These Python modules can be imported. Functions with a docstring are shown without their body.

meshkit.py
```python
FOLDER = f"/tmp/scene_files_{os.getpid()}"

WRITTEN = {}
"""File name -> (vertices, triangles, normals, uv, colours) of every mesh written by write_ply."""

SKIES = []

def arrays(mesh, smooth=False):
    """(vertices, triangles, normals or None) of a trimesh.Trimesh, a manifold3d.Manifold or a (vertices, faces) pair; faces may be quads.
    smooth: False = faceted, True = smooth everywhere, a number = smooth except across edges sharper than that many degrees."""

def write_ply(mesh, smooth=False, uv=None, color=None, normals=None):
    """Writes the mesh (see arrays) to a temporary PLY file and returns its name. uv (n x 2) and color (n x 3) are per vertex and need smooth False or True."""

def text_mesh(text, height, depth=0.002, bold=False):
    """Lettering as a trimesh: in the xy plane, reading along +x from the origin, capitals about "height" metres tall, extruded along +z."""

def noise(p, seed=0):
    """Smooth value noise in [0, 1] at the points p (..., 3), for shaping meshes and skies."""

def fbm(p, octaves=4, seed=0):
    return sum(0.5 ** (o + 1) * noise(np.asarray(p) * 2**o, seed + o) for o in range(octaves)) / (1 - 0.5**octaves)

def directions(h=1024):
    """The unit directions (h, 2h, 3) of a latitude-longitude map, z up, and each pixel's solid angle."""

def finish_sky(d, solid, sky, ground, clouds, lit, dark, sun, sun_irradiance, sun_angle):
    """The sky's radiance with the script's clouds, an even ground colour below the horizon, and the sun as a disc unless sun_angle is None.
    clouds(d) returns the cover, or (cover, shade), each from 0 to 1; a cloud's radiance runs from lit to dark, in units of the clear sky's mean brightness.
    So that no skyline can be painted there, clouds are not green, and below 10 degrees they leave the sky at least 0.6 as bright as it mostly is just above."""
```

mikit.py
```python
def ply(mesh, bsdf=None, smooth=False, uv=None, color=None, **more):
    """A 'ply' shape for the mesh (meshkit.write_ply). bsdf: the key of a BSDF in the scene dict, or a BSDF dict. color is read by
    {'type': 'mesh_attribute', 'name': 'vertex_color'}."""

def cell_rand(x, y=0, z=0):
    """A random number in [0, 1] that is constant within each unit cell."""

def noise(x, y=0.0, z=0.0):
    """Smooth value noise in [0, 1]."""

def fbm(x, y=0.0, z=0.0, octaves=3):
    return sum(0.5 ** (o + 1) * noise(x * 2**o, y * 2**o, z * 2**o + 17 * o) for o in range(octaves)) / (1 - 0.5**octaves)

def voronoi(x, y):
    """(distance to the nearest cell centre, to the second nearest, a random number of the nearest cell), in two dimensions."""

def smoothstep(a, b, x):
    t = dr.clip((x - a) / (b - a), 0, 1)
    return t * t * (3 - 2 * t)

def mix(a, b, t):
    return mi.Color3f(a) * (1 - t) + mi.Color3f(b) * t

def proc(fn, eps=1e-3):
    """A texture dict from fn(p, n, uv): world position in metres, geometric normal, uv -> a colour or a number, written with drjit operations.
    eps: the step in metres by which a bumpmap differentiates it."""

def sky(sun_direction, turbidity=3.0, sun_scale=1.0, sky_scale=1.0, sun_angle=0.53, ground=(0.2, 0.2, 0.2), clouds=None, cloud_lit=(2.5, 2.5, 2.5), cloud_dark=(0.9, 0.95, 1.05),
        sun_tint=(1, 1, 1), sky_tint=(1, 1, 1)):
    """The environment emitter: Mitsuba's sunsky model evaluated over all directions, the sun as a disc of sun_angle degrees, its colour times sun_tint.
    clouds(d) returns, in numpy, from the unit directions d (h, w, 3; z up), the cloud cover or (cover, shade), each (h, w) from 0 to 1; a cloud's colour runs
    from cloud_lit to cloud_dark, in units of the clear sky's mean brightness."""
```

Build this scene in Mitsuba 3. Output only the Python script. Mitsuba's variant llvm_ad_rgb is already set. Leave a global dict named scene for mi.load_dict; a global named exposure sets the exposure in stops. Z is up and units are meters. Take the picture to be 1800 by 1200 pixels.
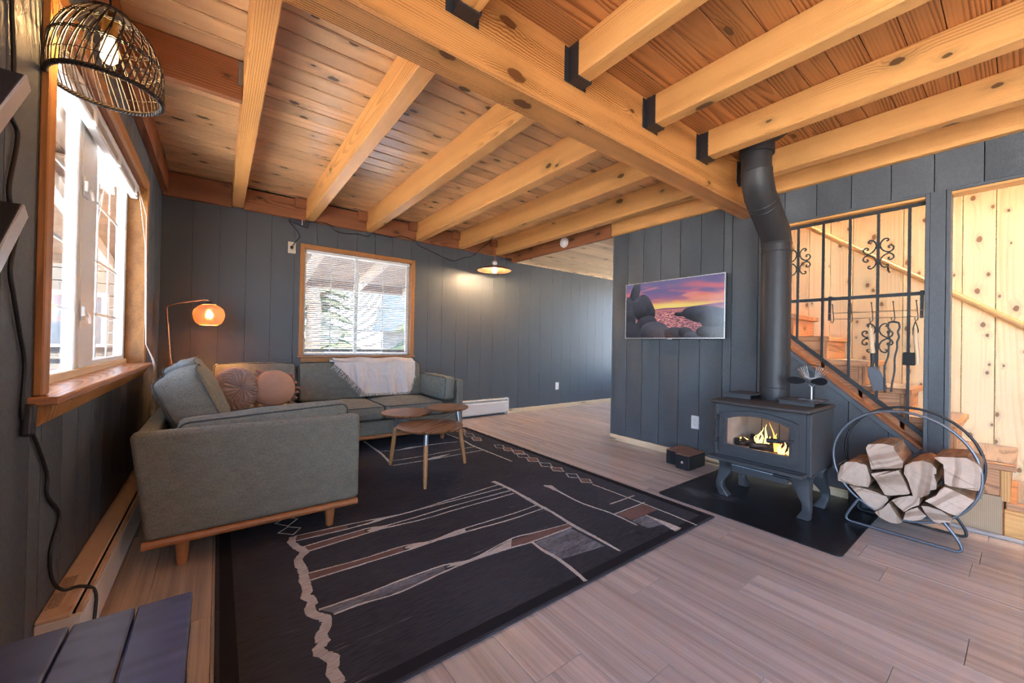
import math, random
import numpy as np
import trimesh, manifold3d, shapely
from shapely.geometry import Polygon, box as sbox, LineString
import drjit as dr
import mitsuba as mi
import mikit, meshkit
from mikit import proc, noise, fbm, voronoi, cell_rand, smoothstep, mix

# ------------------------------------------------------------------ camera, sky, exposure
scene, labels = {}, {}
rng = random.Random(11)
R = np.random.RandomState(5)
T = mi.ScalarTransform4f
YAW, PITCH, ROLL, FPX = 0.647872, 0.0064068, 0.0191866, 681.76
fw = np.array([math.sin(YAW) * math.cos(PITCH), math.cos(YAW) * math.cos(PITCH), math.sin(PITCH)])
rt = np.array([math.cos(YAW), -math.sin(YAW), 0.0])
up = np.cross(rt, fw)
up = -math.sin(ROLL) * rt + math.cos(ROLL) * up
eye = np.array([0.0, 0.0, 1.0])
scene['camera'] = {'type': 'perspective', 'fov': 2 * math.degrees(math.atan(900 / FPX)), 'fov_axis': 'x', 'near_clip': 0.01, 'far_clip': 200.0,
                   'to_world': T().look_at(origin=eye.tolist(), target=(eye + fw).tolist(), up=up.tolist())}
exposure = 5.4
RO = (2.3, 3.2, 0.9, 1.9)  # patio opening in the rear wall: x0, x1, z0, z1
STAIRLAMP = (50.0, 40.0, 27.0)
REARFILL = (0.45, 0.31, 0.18)  # warm fill from the added globes behind the viewer
HALLLAMP = (1.2, 0.95, 0.7)
BULB1, BULB2, BULB3 = (22.0, 11.5, 4.3), (5.5, 3.1, 1.25), (26.0, 17.5, 9.8)
FLAME_HOT, FLAME_COOL, SCREEN_GAIN = (0.13, 0.065, 0.016), (0.07, 0.025, 0.005), 0.021
scene['sky'] = mikit.sky((0.15, -0.75, 1.0), turbidity=3.0, sun_scale=0.8, sky_scale=1.0, ground=(0.7, 0.69, 0.67))

# ------------------------------------------------------------------ helpers
def rgb(*c):
    """sRGB 0-255 -> linear colour list"""
    return [((x / 255) / 12.92 if x / 255 <= 0.04045 else ((x / 255 + 0.055) / 1.055) ** 2.4) for x in c]

def numbered(key):
    if key not in labels and key not in scene and not any(k.startswith(key + '__') for k in scene):
        return key
    n = 1
    while f'{key}_{n:03d}' in labels or f'{key}_{n:03d}' in scene:
        n += 1
    return f'{key}_{n:03d}'

counts = {}
def pkey(parent, name):
    k = f'{parent}__{name}'
    n = counts.get(k, 0)
    counts[k] = n + 1
    return k if n == 0 else f'{k}_{n:03d}'

def thing(name, label, cat, group=None, kind=None):
    key = numbered(name)
    labels[key] = {'label': label, 'category': cat}
    if group: labels[key]['group'] = group
    if kind: labels[key]['kind'] = kind
    return key

def put(key, mesh, mat, smooth=False, uv=None, **more):
    if isinstance(mesh, tuple) and len(mesh) == 3:
        mesh, uv = (mesh[0], mesh[1]), mesh[2]
    scene[key] = mikit.ply(mesh, mat, smooth=smooth, uv=uv, **more)
    return key

def part(parent, name, mesh, mat, smooth=False, label=None, uv=None, kind=None, **more):
    key = pkey(parent, name)
    put(key, mesh, mat, smooth, uv, **more)
    if label or kind:
        labels[key] = {}
        if label: labels[key]['label'] = label
        if kind: labels[key]['kind'] = kind
    return key

def single(name, mesh, mat, label, cat, smooth=False, group=None, kind=None, **more):
    key = thing(name, label, cat, group, kind)
    return put(key, mesh, mat, smooth, **more)

def struct(name, label, cat):
    key = numbered(name)
    labels[key] = {'kind': 'structure', 'label': label, 'category': cat}
    return key

def join(*ms):
    vs, fs, us, n = [], [], [], 0
    has_uv = all(len(m) == 3 for m in ms)
    for m in ms:
        v, f = np.asarray(m[0], float), np.asarray(m[1], int)
        if f.shape[1] == 4:
            f = np.vstack([f[:, [0, 1, 2]], f[:, [0, 2, 3]]])
        vs.append(v); fs.append(f + n); n += len(v)
        if has_uv: us.append(m[2])
    return (np.vstack(vs), np.vstack(fs), np.vstack(us)) if has_uv else (np.vstack(vs), np.vstack(fs))

_B = np.array([[0, 1, 3], [0, 3, 2], [4, 6, 7], [4, 7, 5], [0, 4, 5], [0, 5, 1], [2, 3, 7], [2, 7, 6], [0, 2, 6], [0, 6, 4], [1, 5, 7], [1, 7, 3]])
def box(x0, x1, y0, y1, z0, z1):
    return np.array([[x, y, z] for x in (x0, x1) for y in (y0, y1) for z in (z0, z1)], float), _B

def _cb():
    faces = []
    idx = lambda c, a: c * 3 + a
    C = [(sx, sy, sz) for sx in (0, 1) for sy in (0, 1) for sz in (0, 1)]
    num = {c: i for i, c in enumerate(C)}
    for a in range(3):
        o = [k for k in range(3) if k != a]
        for s in (0, 1):
            q = []
            for p, r in ((0, 0), (1, 0), (1, 1), (0, 1)):
                c = [0, 0, 0]; c[a] = s; c[o[0]] = p; c[o[1]] = r
                q.append(idx(num[tuple(c)], a))
            faces += [[q[0], q[1], q[2]], [q[0], q[2], q[3]]]
    for c_ax in range(3):
        a, b = [k for k in range(3) if k != c_ax]
        for sa in (0, 1):
            for sb in (0, 1):
                lo = [0, 0, 0]; lo[a] = sa; lo[b] = sb; hi = list(lo); hi[c_ax] = 1
                l, h = num[tuple(lo)], num[tuple(hi)]
                q = [idx(l, a), idx(h, a), idx(h, b), idx(l, b)]
                faces += [[q[0], q[1], q[2]], [q[0], q[2], q[3]]]
    for c in C:
        i = num[c]
        faces.append([idx(i, 0), idx(i, 1), idx(i, 2)])
    v = []
    for c in C:
        for a in range(3):
            p = [(1 if s else -1) * (1.0 if k == a else 0.8) for k, s in enumerate(c)]
            v.append(p)
    v = np.array(v)
    out = []
    for f in faces:
        n = np.cross(v[f[1]] - v[f[0]], v[f[2]] - v[f[0]])
        out.append(f if n @ (v[f[0]] + v[f[1]] + v[f[2]]) > 0 else [f[0], f[2], f[1]])
    return C, np.array(out)
_CC, _CF = _cb()

def cbox(x0, x1, y0, y1, z0, z1, bev=0.003, axis=0, ident=None):
    """chamfered box; uv = (metres along axis, ident + metres across)"""
    lo, hi = np.array([x0, y0, z0], float), np.array([x1, y1, z1], float)
    bev = min(bev, 0.49 * float((hi - lo).min()))
    if ident is None:
        ident = rng.randrange(1, 160)
    v, uv = [], []
    o = [k for k in range(3) if k != axis]
    for c in _CC:
        for a in range(3):
            p = [(hi[k] - (0 if k == a else bev)) if s else (lo[k] + (0 if k == a else bev)) for k, s in enumerate(c)]
            v.append(p)
            if a == axis:
                q = (p[o[0]], 0.05 + (p[o[1]] - lo[o[1]]) % 0.8)
            else:
                d = o[0] if a == o[1] else o[1]
                q = (p[axis], (0.03 if a == o[0] else 0.45) + (p[d] - lo[d]) * min(1.0, 0.45 / max(1e-6, hi[d] - lo[d])))
            uv.append((q[0] + (ident * 3.7) % 40, q[1] + ident))
    return np.array(v), _CF, np.array(uv)

def xf(m, mat=None, t=(0, 0, 0)):
    v = np.asarray(m[0], float)
    if mat is not None: v = v @ np.asarray(mat).T
    return (v + np.asarray(t), *m[1:])

def rx(a): c, s = math.cos(a), math.sin(a); return np.array([[1, 0, 0], [0, c, -s], [0, s, c]])
def ry(a): c, s = math.cos(a), math.sin(a); return np.array([[c, 0, s], [0, 1, 0], [-s, 0, c]])
def rz(a): c, s = math.cos(a), math.sin(a); return np.array([[c, -s, 0], [s, c, 0], [0, 0, 1]])

def tube(pts, r, sides=8, closed=False, flat=None):
    """round tube along a polyline; r number or list; flat=(a,b) elliptical"""
    p = np.asarray(pts, float)
    n = len(p)
    r = np.broadcast_to(np.asarray(r, float), (n,))
    t = (np.roll(p, -1, 0) - np.roll(p, 1, 0)) if closed else np.gradient(p, axis=0)
    t /= np.linalg.norm(t, axis=1, keepdims=True) + 1e-12
    ref = np.array([0, 0, 1.0]) if abs(t[0, 2]) < 0.9 else np.array([1.0, 0, 0])
    A = np.zeros_like(p)
    a = np.cross(t[0], ref); a /= np.linalg.norm(a)
    for i in range(n):
        a = a - t[i] * (a @ t[i]); a /= np.linalg.norm(a) + 1e-12
        A[i] = a
    Bv = np.cross(t, A)
    ang = np.arange(sides) * 2 * np.pi / sides
    fa, fb = flat or (1, 1)
    v = p[:, None] + r[:, None, None] * (fa * np.cos(ang)[None, :, None] * A[:, None] + fb * np.sin(ang)[None, :, None] * Bv[:, None])
    v = v.reshape(-1, 3)
    F = []
    m = n if closed else n - 1
    for i in range(m):
        k = (i + 1) % n
        for j in range(sides):
            l = (j + 1) % sides
            F += [[i * sides + j, i * sides + l, k * sides + l], [i * sides + j, k * sides + l, k * sides + j]]
    if not closed:
        c0, c1 = len(v), len(v) + 1
        v = np.vstack([v, p[:1], p[-1:]])
        for j in range(sides):
            l = (j + 1) % sides
            F += [[c0, l, j], [c1, (n - 1) * sides + j, (n - 1) * sides + l]]
    return v, np.array(F)

def curve(pts, n=8):
    """Catmull-Rom through pts"""
    p = np.asarray(pts, float)
    q = np.vstack([2 * p[0] - p[1], p, 2 * p[-1] - p[-2]])
    out = []
    for i in range(1, len(q) - 2):
        for s in np.linspace(0, 1, n, endpoint=False):
            a, b, c, d = q[i - 1], q[i], q[i + 1], q[i + 2]
            out.append(0.5 * ((2 * b) + (-a + c) * s + (2 * a - 5 * b + 4 * c - d) * s * s + (-a + 3 * b - 3 * c + d) * s ** 3))
    out.append(p[-1])
    return np.array(out)

def lathe(profile, n=32, at=(0, 0, 0), axis='z'):
    """profile [(r, z)] -> closed surface of revolution (caps where r = 0)"""
    pr = np.asarray(profile, float)
    a = np.arange(n) * 2 * np.pi / n
    v = np.stack([pr[:, 0, None] * np.cos(a), pr[:, 0, None] * np.sin(a), np.repeat(pr[:, 1, None], n, 1)], -1).reshape(-1, 3)
    F = []
    for i in range(len(pr) - 1):
        for j in range(n):
            l = (j + 1) % n
            if pr[i, 0] > 1e-9: F.append([i * n + j, i * n + l, (i + 1) * n + l])
            if pr[i + 1, 0] > 1e-9: F.append([i * n + j, (i + 1) * n + l, (i + 1) * n + j])
    if axis == 'x': v = v[:, [2, 0, 1]]
    if axis == 'y': v = v[:, [1, 2, 0]]
    return v + np.asarray(at, float), np.array(F)

def prism(poly, d0, d1, axis='x', ident=None, swap=False):
    """shapely polygon (or list of 2D points) in the plane across axis, extruded from d0 to d1. axis x: (y,z); y: (x,z); z: (x,y)"""
    if not hasattr(poly, 'geom_type'):
        poly = Polygon(poly)
    poly = poly.buffer(0)
    parts = []
    for g in getattr(poly, 'geoms', [poly]):
        if g.geom_type != 'Polygon' or g.area < 1e-7: continue
        m = trimesh.creation.extrude_polygon(g, d1 - d0, engine='earcut')
        v, f = np.array(m.vertices), np.array(m.faces)
        v[:, 2] += d0
        if axis == 'x': w = v[:, [2, 0, 1]]
        elif axis == 'y': w = np.stack([v[:, 0], v[:, 2], v[:, 1]], 1); f = f[:, ::-1]
        else: w = v
        if ident is not None:
            w, f = w[f].reshape(-1, 3), np.arange(len(f) * 3).reshape(-1, 3)
            vv = np.stack([v[:, 0], v[:, 1], v[:, 2]], 1)[np.array(m.faces if axis != 'y' else m.faces[:, ::-1])].reshape(-1, 3)
            b = g.bounds
            a, c = (vv[:, 0] - b[0], vv[:, 1]) if not swap else (vv[:, 1] - b[1], vv[:, 0])
            uv = np.stack([c + 0.7 * vv[:, 2] + (ident * 3.7) % 40, ident + 0.03 + (np.clip(a, 0, None) + 0.3 * (vv[:, 2] - d0)) % 0.95], 1)
            parts.append((w, f, uv))
        else:
            parts.append((w, f))
    return join(*parts)

def shade_angle(m, ang=35): return m

def rbox(sx, sy, sz, r, n=3):
    """rounded box centred on the origin (hull of spheres)"""
    s = manifold3d.Manifold.sphere(r, 6 * n)
    pts = [s.translate([a * (sx / 2 - r), b * (sy / 2 - r), c * (sz / 2 - r)]) for a in (-1, 1) for b in (-1, 1) for c in (-1, 1)]
    m = manifold3d.Manifold.batch_hull(pts).to_mesh()
    return np.array(m.vert_properties[:, :3], float), np.array(m.tri_verts)

def cushion(sx, sy, sz, r=0.05, puff=(0, 0, 0.02), n=14, wrinkle=0.0, seed=0, sag=0.0):
    """soft rounded box centred on the origin, with its faces swollen by puff"""
    g = np.linspace(-1, 1, n + 1)
    V, F = [], []
    for a in range(3):
        b, c = [k for k in range(3) if k != a]
        for s in (-1, 1):
            base = len(V)
            for i in g:
                for j in g:
                    p = [0, 0, 0]; p[a] = s; p[b] = i; p[c] = j
                    V.append(p)
            for i in range(n):
                for j in range(n):
                    q = [base + i * (n + 1) + j, base + (i + 1) * (n + 1) + j, base + (i + 1) * (n + 1) + j + 1, base + i * (n + 1) + j + 1]
                    flip = (s > 0) == (a == 1)
                    F += [[q[0], q[2], q[1]], [q[0], q[3], q[2]]] if flip else [[q[0], q[1], q[2]], [q[0], q[2], q[3]]]
    q = np.array(V, float)
    h = np.array([sx, sy, sz]) / 2
    # denser near the edges
    q = np.sign(q) * (1 - (1 - np.abs(q)) ** 1.35)
    p = q * h
    inner = np.clip(p, -(h - r), h - r)
    d = p - inner
    L = np.linalg.norm(d, axis=1, keepdims=True)
    out = inner + np.where(L > 1e-9, d / np.maximum(L, 1e-9) * r, 0)
    on = np.abs(q) > 0.999
    u = inner / np.maximum(h - r, 1e-6)
    for a in range(3):
        if puff[a]:
            b, c = [k for k in range(3) if k != a]
            out[:, a] += np.sign(q[:, a]) * puff[a] * (1 - u[:, b] ** 2) * (1 - u[:, c] ** 2) * (np.abs(q[:, a]) > 0.6)
    if sag: out[:, 2] -= sag * u[:, 0] ** 2 * (out[:, 2] > 0)
    if wrinkle:
        out += wrinkle * (meshkit.fbm(out * 9 + seed * 7.3, 3)[:, None] - 0.5) * 2 * (out / np.linalg.norm(out, axis=1, keepdims=True))
    m = trimesh.Trimesh(out, np.array(F), process=False)
    m.merge_vertices(digits_vertex=6)
    return np.array(m.vertices), np.array(m.faces)

def frame_poly(x0, y0, x1, y1, w, w2=None):
    return sbox(x0, y0, x1, y1).difference(sbox(x0 + w, y0 + (w2 or w), x1 - w, y1 - (w2 or w)))

# ------------------------------------------------------------------ materials
def P(base, rough=0.6, metal=0.0, spec=0.5, **k):
    b = {'type': 'rgb', 'value': list(base)} if not isinstance(base, dict) else base
    return {'type': 'twosided', 'bsdf': {'type': 'principled', 'base_color': b, 'roughness': rough, 'metallic': metal, 'specular': spec, **k}}

def BUMP(base, rough, tex, scale, metal=0.0, spec=0.5, **k):
    b = {'type': 'rgb', 'value': list(base)} if not isinstance(base, dict) else base
    return {'type': 'twosided', 'bsdf': {'type': 'bumpmap', 'arbitrary': tex, 'scale': scale, 'bsdf': {'type': 'principled', 'base_color': b, 'roughness': rough, 'metallic': metal, 'specular': spec, **k}}}

def wood(light, dark, ring=0.012, contrast=0.6, knot=0.0, tone=0.35, kcol=(0.10, 0.045, 0.02), cu=0.36, cv=0.16, ksize=0.085, grain=0.25, hue=0.0):
    """boards: u metres along the grain, v = board number + metres across"""
    def fn(p, n, uv):
        u, vv = uv.x, uv.y
        k = dr.floor(vv)
        v = vv - k
        r1, r2, r3 = cell_rand(k, 7), cell_rand(k, 13), cell_rand(k, 29)
        d = v - (0.02 + 0.5 * r1) + 0.05 * (noise(u * 0.8, k * 3.1) - 0.5)
        h = 0.02 + 0.16 * noise(u * 0.55 + k * 5.7, 3.3)
        rr = dr.sqrt(d * d + h * h) + 0.006 * noise(u * 3.0, v * 25.0, k) + 0.9 * ring * noise(u * 0.7, v * 22.0, k + 3)
        ka = mi.Float(0)
        if knot:
            f1, f2, w = voronoi(u / cu + k * 7.3, v / cv + k * 3.7)
            f1 = f1 * (1.0 + 0.35 * (noise(u * 60, v * 60) - 0.5)) / (0.45 + 1.1 * w / max(knot, 0.01))
            on = dr.select(w < knot, mi.Float(1), mi.Float(0))
            ka = on * (1 - smoothstep(ksize * 0.75, ksize, f1))
            halo = on * dr.exp(-dr.square(f1 / (2.2 * ksize)))
            rr = rr + 0.02 * halo
        s = rr / ring
        f = s - dr.floor(s)
        late = smoothstep(0.25, 0.85, f) * (1 - smoothstep(0.88, 1.0, f))
        fine = noise(u * 9, v * 420, k)
        broad = noise(u * 0.9 + 4, v * 14, k + 50)
        t = dr.clip(contrast * late * (0.25 + 1.2 * smoothstep(0.3, 0.7, noise(u * 0.9, v * 28, k + 9))) + grain * (fine - 0.5) + 0.3 * (broad - 0.5), 0, 1)
        c = mix(light, dark, t) * (1 + tone * (r2 - 0.5))
        if hue:
            c = c * mi.Color3f(1 + hue * (r3 - 0.5), 1, 1 - hue * (r3 - 0.5))
        if knot:
            c = mix(c, kcol, 0.85 * ka)
            c = c * (1 - 0.28 * halo)
        return c
    return proc(fn)

def M(name, d):
    scene['mat_' + name] = d
    return 'mat_' + name

pine_tex = wood((0.66, 0.43, 0.225), (0.43, 0.22, 0.085), ring=0.011, contrast=0.4, knot=0.36, tone=0.3, cu=0.24, cv=0.13, ksize=0.11)
CEIL = M('ceiling_pine', P(pine_tex, 0.27, spec=0.6))
CEIL2 = M('ceiling_fir', P(wood((0.46, 0.19, 0.058), (0.22, 0.072, 0.020), ring=0.013, contrast=0.75, knot=0.25, tone=0.4, cu=0.4, cv=0.14, ksize=0.07), 0.42))
JOIST = M('joist_fir', P(wood((0.70, 0.36, 0.115), (0.46, 0.185, 0.045), ring=0.009, contrast=0.5, knot=0.16, tone=0.2, cu=0.30, cv=0.16, ksize=0.10), 0.45))
BEAM = M('beam_fir', P(wood((0.53, 0.24, 0.070), (0.25, 0.085, 0.022), ring=0.010, contrast=0.75, knot=0.45, tone=0.05, cu=0.42, cv=0.20, ksize=0.085, kcol=(0.11, 0.03, 0.01)), 0.4))
LEDGER = M('ledger_fir', P(wood((0.30, 0.115, 0.045), (0.17, 0.055, 0.022), ring=0.012, contrast=0.6, knot=0.35, tone=0.25), 0.5))
STAIRPINE = M('stair_pine', P(wood((0.80, 0.62, 0.36), (0.66, 0.43, 0.20), ring=0.020, contrast=0.32, knot=0.8, tone=0.16, kcol=(0.26, 0.10, 0.03), cu=0.20, cv=0.13, ksize=0.075), 0.5))
HALLPINE = M('hall_pine', P(wood((0.70, 0.52, 0.32), (0.52, 0.33, 0.17), ring=0.014, contrast=0.4, knot=0.6, tone=0.25, kcol=(0.25, 0.12, 0.05)), 0.5))
def oak(p, n, uv):
    u, vv = uv.x, uv.y
    k = dr.floor(vv); v = vv - k
    r1, r2, r3 = cell_rand(k, 7), cell_rand(k, 13), cell_rand(k, 29)
    vc = v - 0.05 - 0.10 * r1
    s = (u * (0.8 + 0.5 * r3) + (16 + 14 * r2) * vc * vc + 0.10 * noise(u * 3, v * 14, k) + 0.03 * noise(u * 14, v * 60, k)) * 26
    f = s - dr.floor(s)
    line = smoothstep(0.35, 0.85, f) * (1 - smoothstep(0.9, 1.0, f))
    mask = (1 - smoothstep(0.022, 0.05, dr.abs(vc + 0.02 * (noise(u * 1.6, k) - 0.5)))) * smoothstep(0.40, 0.62, noise(u * 0.9 + 9 * r1, k + 3))
    streak = fbm(u * 1.1, v * 55, k)
    fine = noise(u * 6, v * 330, k)
    t = dr.clip(0.95 * (streak - 0.28) + 0.38 * (fine - 0.5) + 0.42 * line * mask + 0.25 * mask, 0, 1)
    return mix((0.44, 0.375, 0.335), (0.185, 0.145, 0.125), t) * (1 + 0.20 * (r2 - 0.5)) * mi.Color3f(1 + 0.05 * (r3 - 0.5), 1, 1 - 0.05 * (r3 - 0.5))
FLOOR = M('floor_oak', P(proc(oak), 0.38, spec=0.5))
TREAD = M('stair_redwood', P(wood((0.46, 0.22, 0.10), (0.24, 0.10, 0.045), ring=0.012, contrast=0.6, knot=0.3, tone=0.3), 0.5))
TREADTOP = M('worn_tread', P(wood((0.27, 0.225, 0.19), (0.14, 0.11, 0.09), ring=0.006, contrast=0.6, tone=0.2, grain=0.6), 0.6))
TRIM = M('window_trim', P(wood((0.42, 0.19, 0.06), (0.24, 0.085, 0.025), ring=0.010, contrast=0.55, tone=0.15), 0.4))
SILL = M('window_sill', P(wood((0.44, 0.20, 0.09), (0.26, 0.10, 0.04), ring=0.009, contrast=0.55, tone=0.15), 0.3))
OSB = M('reveal_board', P(proc(lambda p, n, uv: mix((0.36, 0.165, 0.038), (0.24, 0.095, 0.020), smoothstep(0.3, 0.8, 0.4 * noise(p.x * 300, p.y * 300, p.z * 260) + 0.6 * fbm(p.x * 30, p.y * 30, p.z * 12)))), 0.5))
BASEPINE = M('baseboard_pine', P(wood((0.70, 0.55, 0.36), (0.55, 0.38, 0.2), ring=0.012, contrast=0.35, knot=0.35, tone=0.1, kcol=(0.2, 0.1, 0.05), cu=0.5, cv=0.06, ksize=0.12), 0.5))
WALNUT = M('walnut', P(wood((0.21, 0.095, 0.042), (0.09, 0.038, 0.017), ring=0.010, contrast=0.7, tone=0.15), 0.28))
LEGWOOD = M('oak_leg', P(wood((0.42, 0.21, 0.075), (0.26, 0.115, 0.04), ring=0.009, contrast=0.5, tone=0.1), 0.4))
SOFAWOOD = M('sofa_wood', P(wood((0.40, 0.16, 0.06), (0.25, 0.085, 0.03), ring=0.010, contrast=0.45, tone=0.1), 0.35))

def saw(p, n, uv):
    u, vv = uv.x, uv.y
    k = dr.floor(vv); v = vv - k
    r = cell_rand(k, 5)
    d = dr.sqrt(dr.square(u - 0.35 * noise(u * 0.6, k) - 8 * r) * 0.0 + dr.square(v + 0.16 + 0.05 * r) + 0.0) 
    arc = u + (2.2 + 1.6 * r) * dr.square(v + 0.02) + 0.01 * noise(u * 12, v * 12, k)
    s = dr.sin(arc * 400.0)
    amp = smoothstep(0.35, 0.75, noise(u * 1.3 + 9 * r, v * 5, k))
    return 0.5 + 0.5 * s * (0.25 + 0.75 * amp) + 0.5 * noise(u * 180, v * 420)

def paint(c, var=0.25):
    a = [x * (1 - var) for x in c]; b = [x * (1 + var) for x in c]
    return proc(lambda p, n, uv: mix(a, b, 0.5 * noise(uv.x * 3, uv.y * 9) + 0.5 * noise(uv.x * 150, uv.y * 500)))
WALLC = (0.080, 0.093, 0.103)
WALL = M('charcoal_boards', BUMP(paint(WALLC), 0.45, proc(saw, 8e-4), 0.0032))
WALLFLAT = M('charcoal_paint', P(WALLC, 0.5))
GROOVESOFT = M('groove_soft', P((0.035, 0.037, 0.040), 0.7))
GROOVE = M('groove_dark', P((0.010, 0.011, 0.012), 0.7))
BACKING = M('backing', P((0.03, 0.03, 0.03), 0.8))
BLACK = M('black_iron', P((0.018, 0.019, 0.021), 0.45))
STEELBLK = M('stove_black', BUMP((0.045, 0.047, 0.050), 0.42, proc(lambda p, n, uv: noise(p.x * 700, p.y * 700, p.z * 700), 4e-4), 0.0002))
STOVETOP = M('stove_top', P((0.040, 0.037, 0.036), 0.5))
PIPE = M('pipe_black', P((0.022, 0.022, 0.023), 0.48))
IRON = M('railing_iron', P((0.030, 0.034, 0.036), 0.55, metal=0.3))
RACKGREY = M('log_rack_steel', P((0.16, 0.18, 0.21), 0.35, metal=0.6))
CHROME = M('chrome', P((0.75, 0.75, 0.76), 0.18, metal=1.0))
ALU = M('aluminium', P((0.55, 0.56, 0.57), 0.35, metal=0.9))
PEWTER = M('pewter', P((0.28, 0.30, 0.33), 0.3, metal=0.9))
COPPER = M('copper', P((0.62, 0.30, 0.16), 0.28, metal=1.0))
WHITE = M('white_vinyl', P((0.74, 0.75, 0.73), 0.35))
PLATE = M('white_plate', P((0.75, 0.74, 0.72), 0.3))
IVORY = M('ivory_plate', P((0.62, 0.56, 0.44), 0.35))
HEATER = M('heater_enamel', P((0.66, 0.64, 0.61), 0.35))
HEATERTAN = M('heater_tan', P(proc(lambda p, n, uv: mix((0.60, 0.46, 0.36), (0.42, 0.24, 0.12), smoothstep(0.55, 0.8, fbm(p.x * 25, p.y * 12, p.z * 25)) * 0.6)), 0.4))
DARKSLOT = M('dark_slot', P((0.008, 0.008, 0.008), 0.8))
CORD = M('cord_black', P((0.012, 0.012, 0.013), 0.5))
WHITECORD = M('cord_white', P((0.70, 0.68, 0.64), 0.5))
GLASS = M('window_glass', {'type': 'thindielectric', 'int_ior': 1.5})
AMBER = M('amber_glass', {'type': 'blendbsdf', 'weight': 0.035, 'b': {'type': 'twosided', 'bsdf': {'type': 'diffuse', 'reflectance': {'type': 'rgb', 'value': [0.55, 0.36, 0.18]}}}, 'a': {'type': 'thindielectric', 'int_ior': 1.8, 'specular_transmittance': {'type': 'rgb', 'value': [0.86, 0.66, 0.42]}}})
def weave(a, b, f=900.0):
    return proc(lambda p, n, uv: mix(a, b, 0.5 * noise(p.x * f, p.y * f * 0.2, p.z * f * 0.22) + 0.3 * noise(p.x * f * 0.2, p.y * f * 0.22, p.z * f) + 0.2 * noise(p.x * 30, p.y * 30, p.z * 30)))
FABRIC = M('sofa_fabric', P(weave((0.080, 0.083, 0.068), (0.26, 0.255, 0.205), 520.0), 0.85, spec=0.2, sheen=0.3))
PIPING = M('sofa_piping', P((0.060, 0.070, 0.068), 0.8))
MAUVE = M('cushion_mauve', P(weave((0.30, 0.21, 0.18), (0.46, 0.34, 0.29), 300.0), 0.8, sheen=0.4))
PEACH = M('cushion_peach', P(weave((0.36, 0.19, 0.12), (0.50, 0.29, 0.19), 500.0), 0.85, sheen=0.3))
TASSEL = M('tassel_rose', P((0.33, 0.16, 0.12), 0.85))
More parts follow.
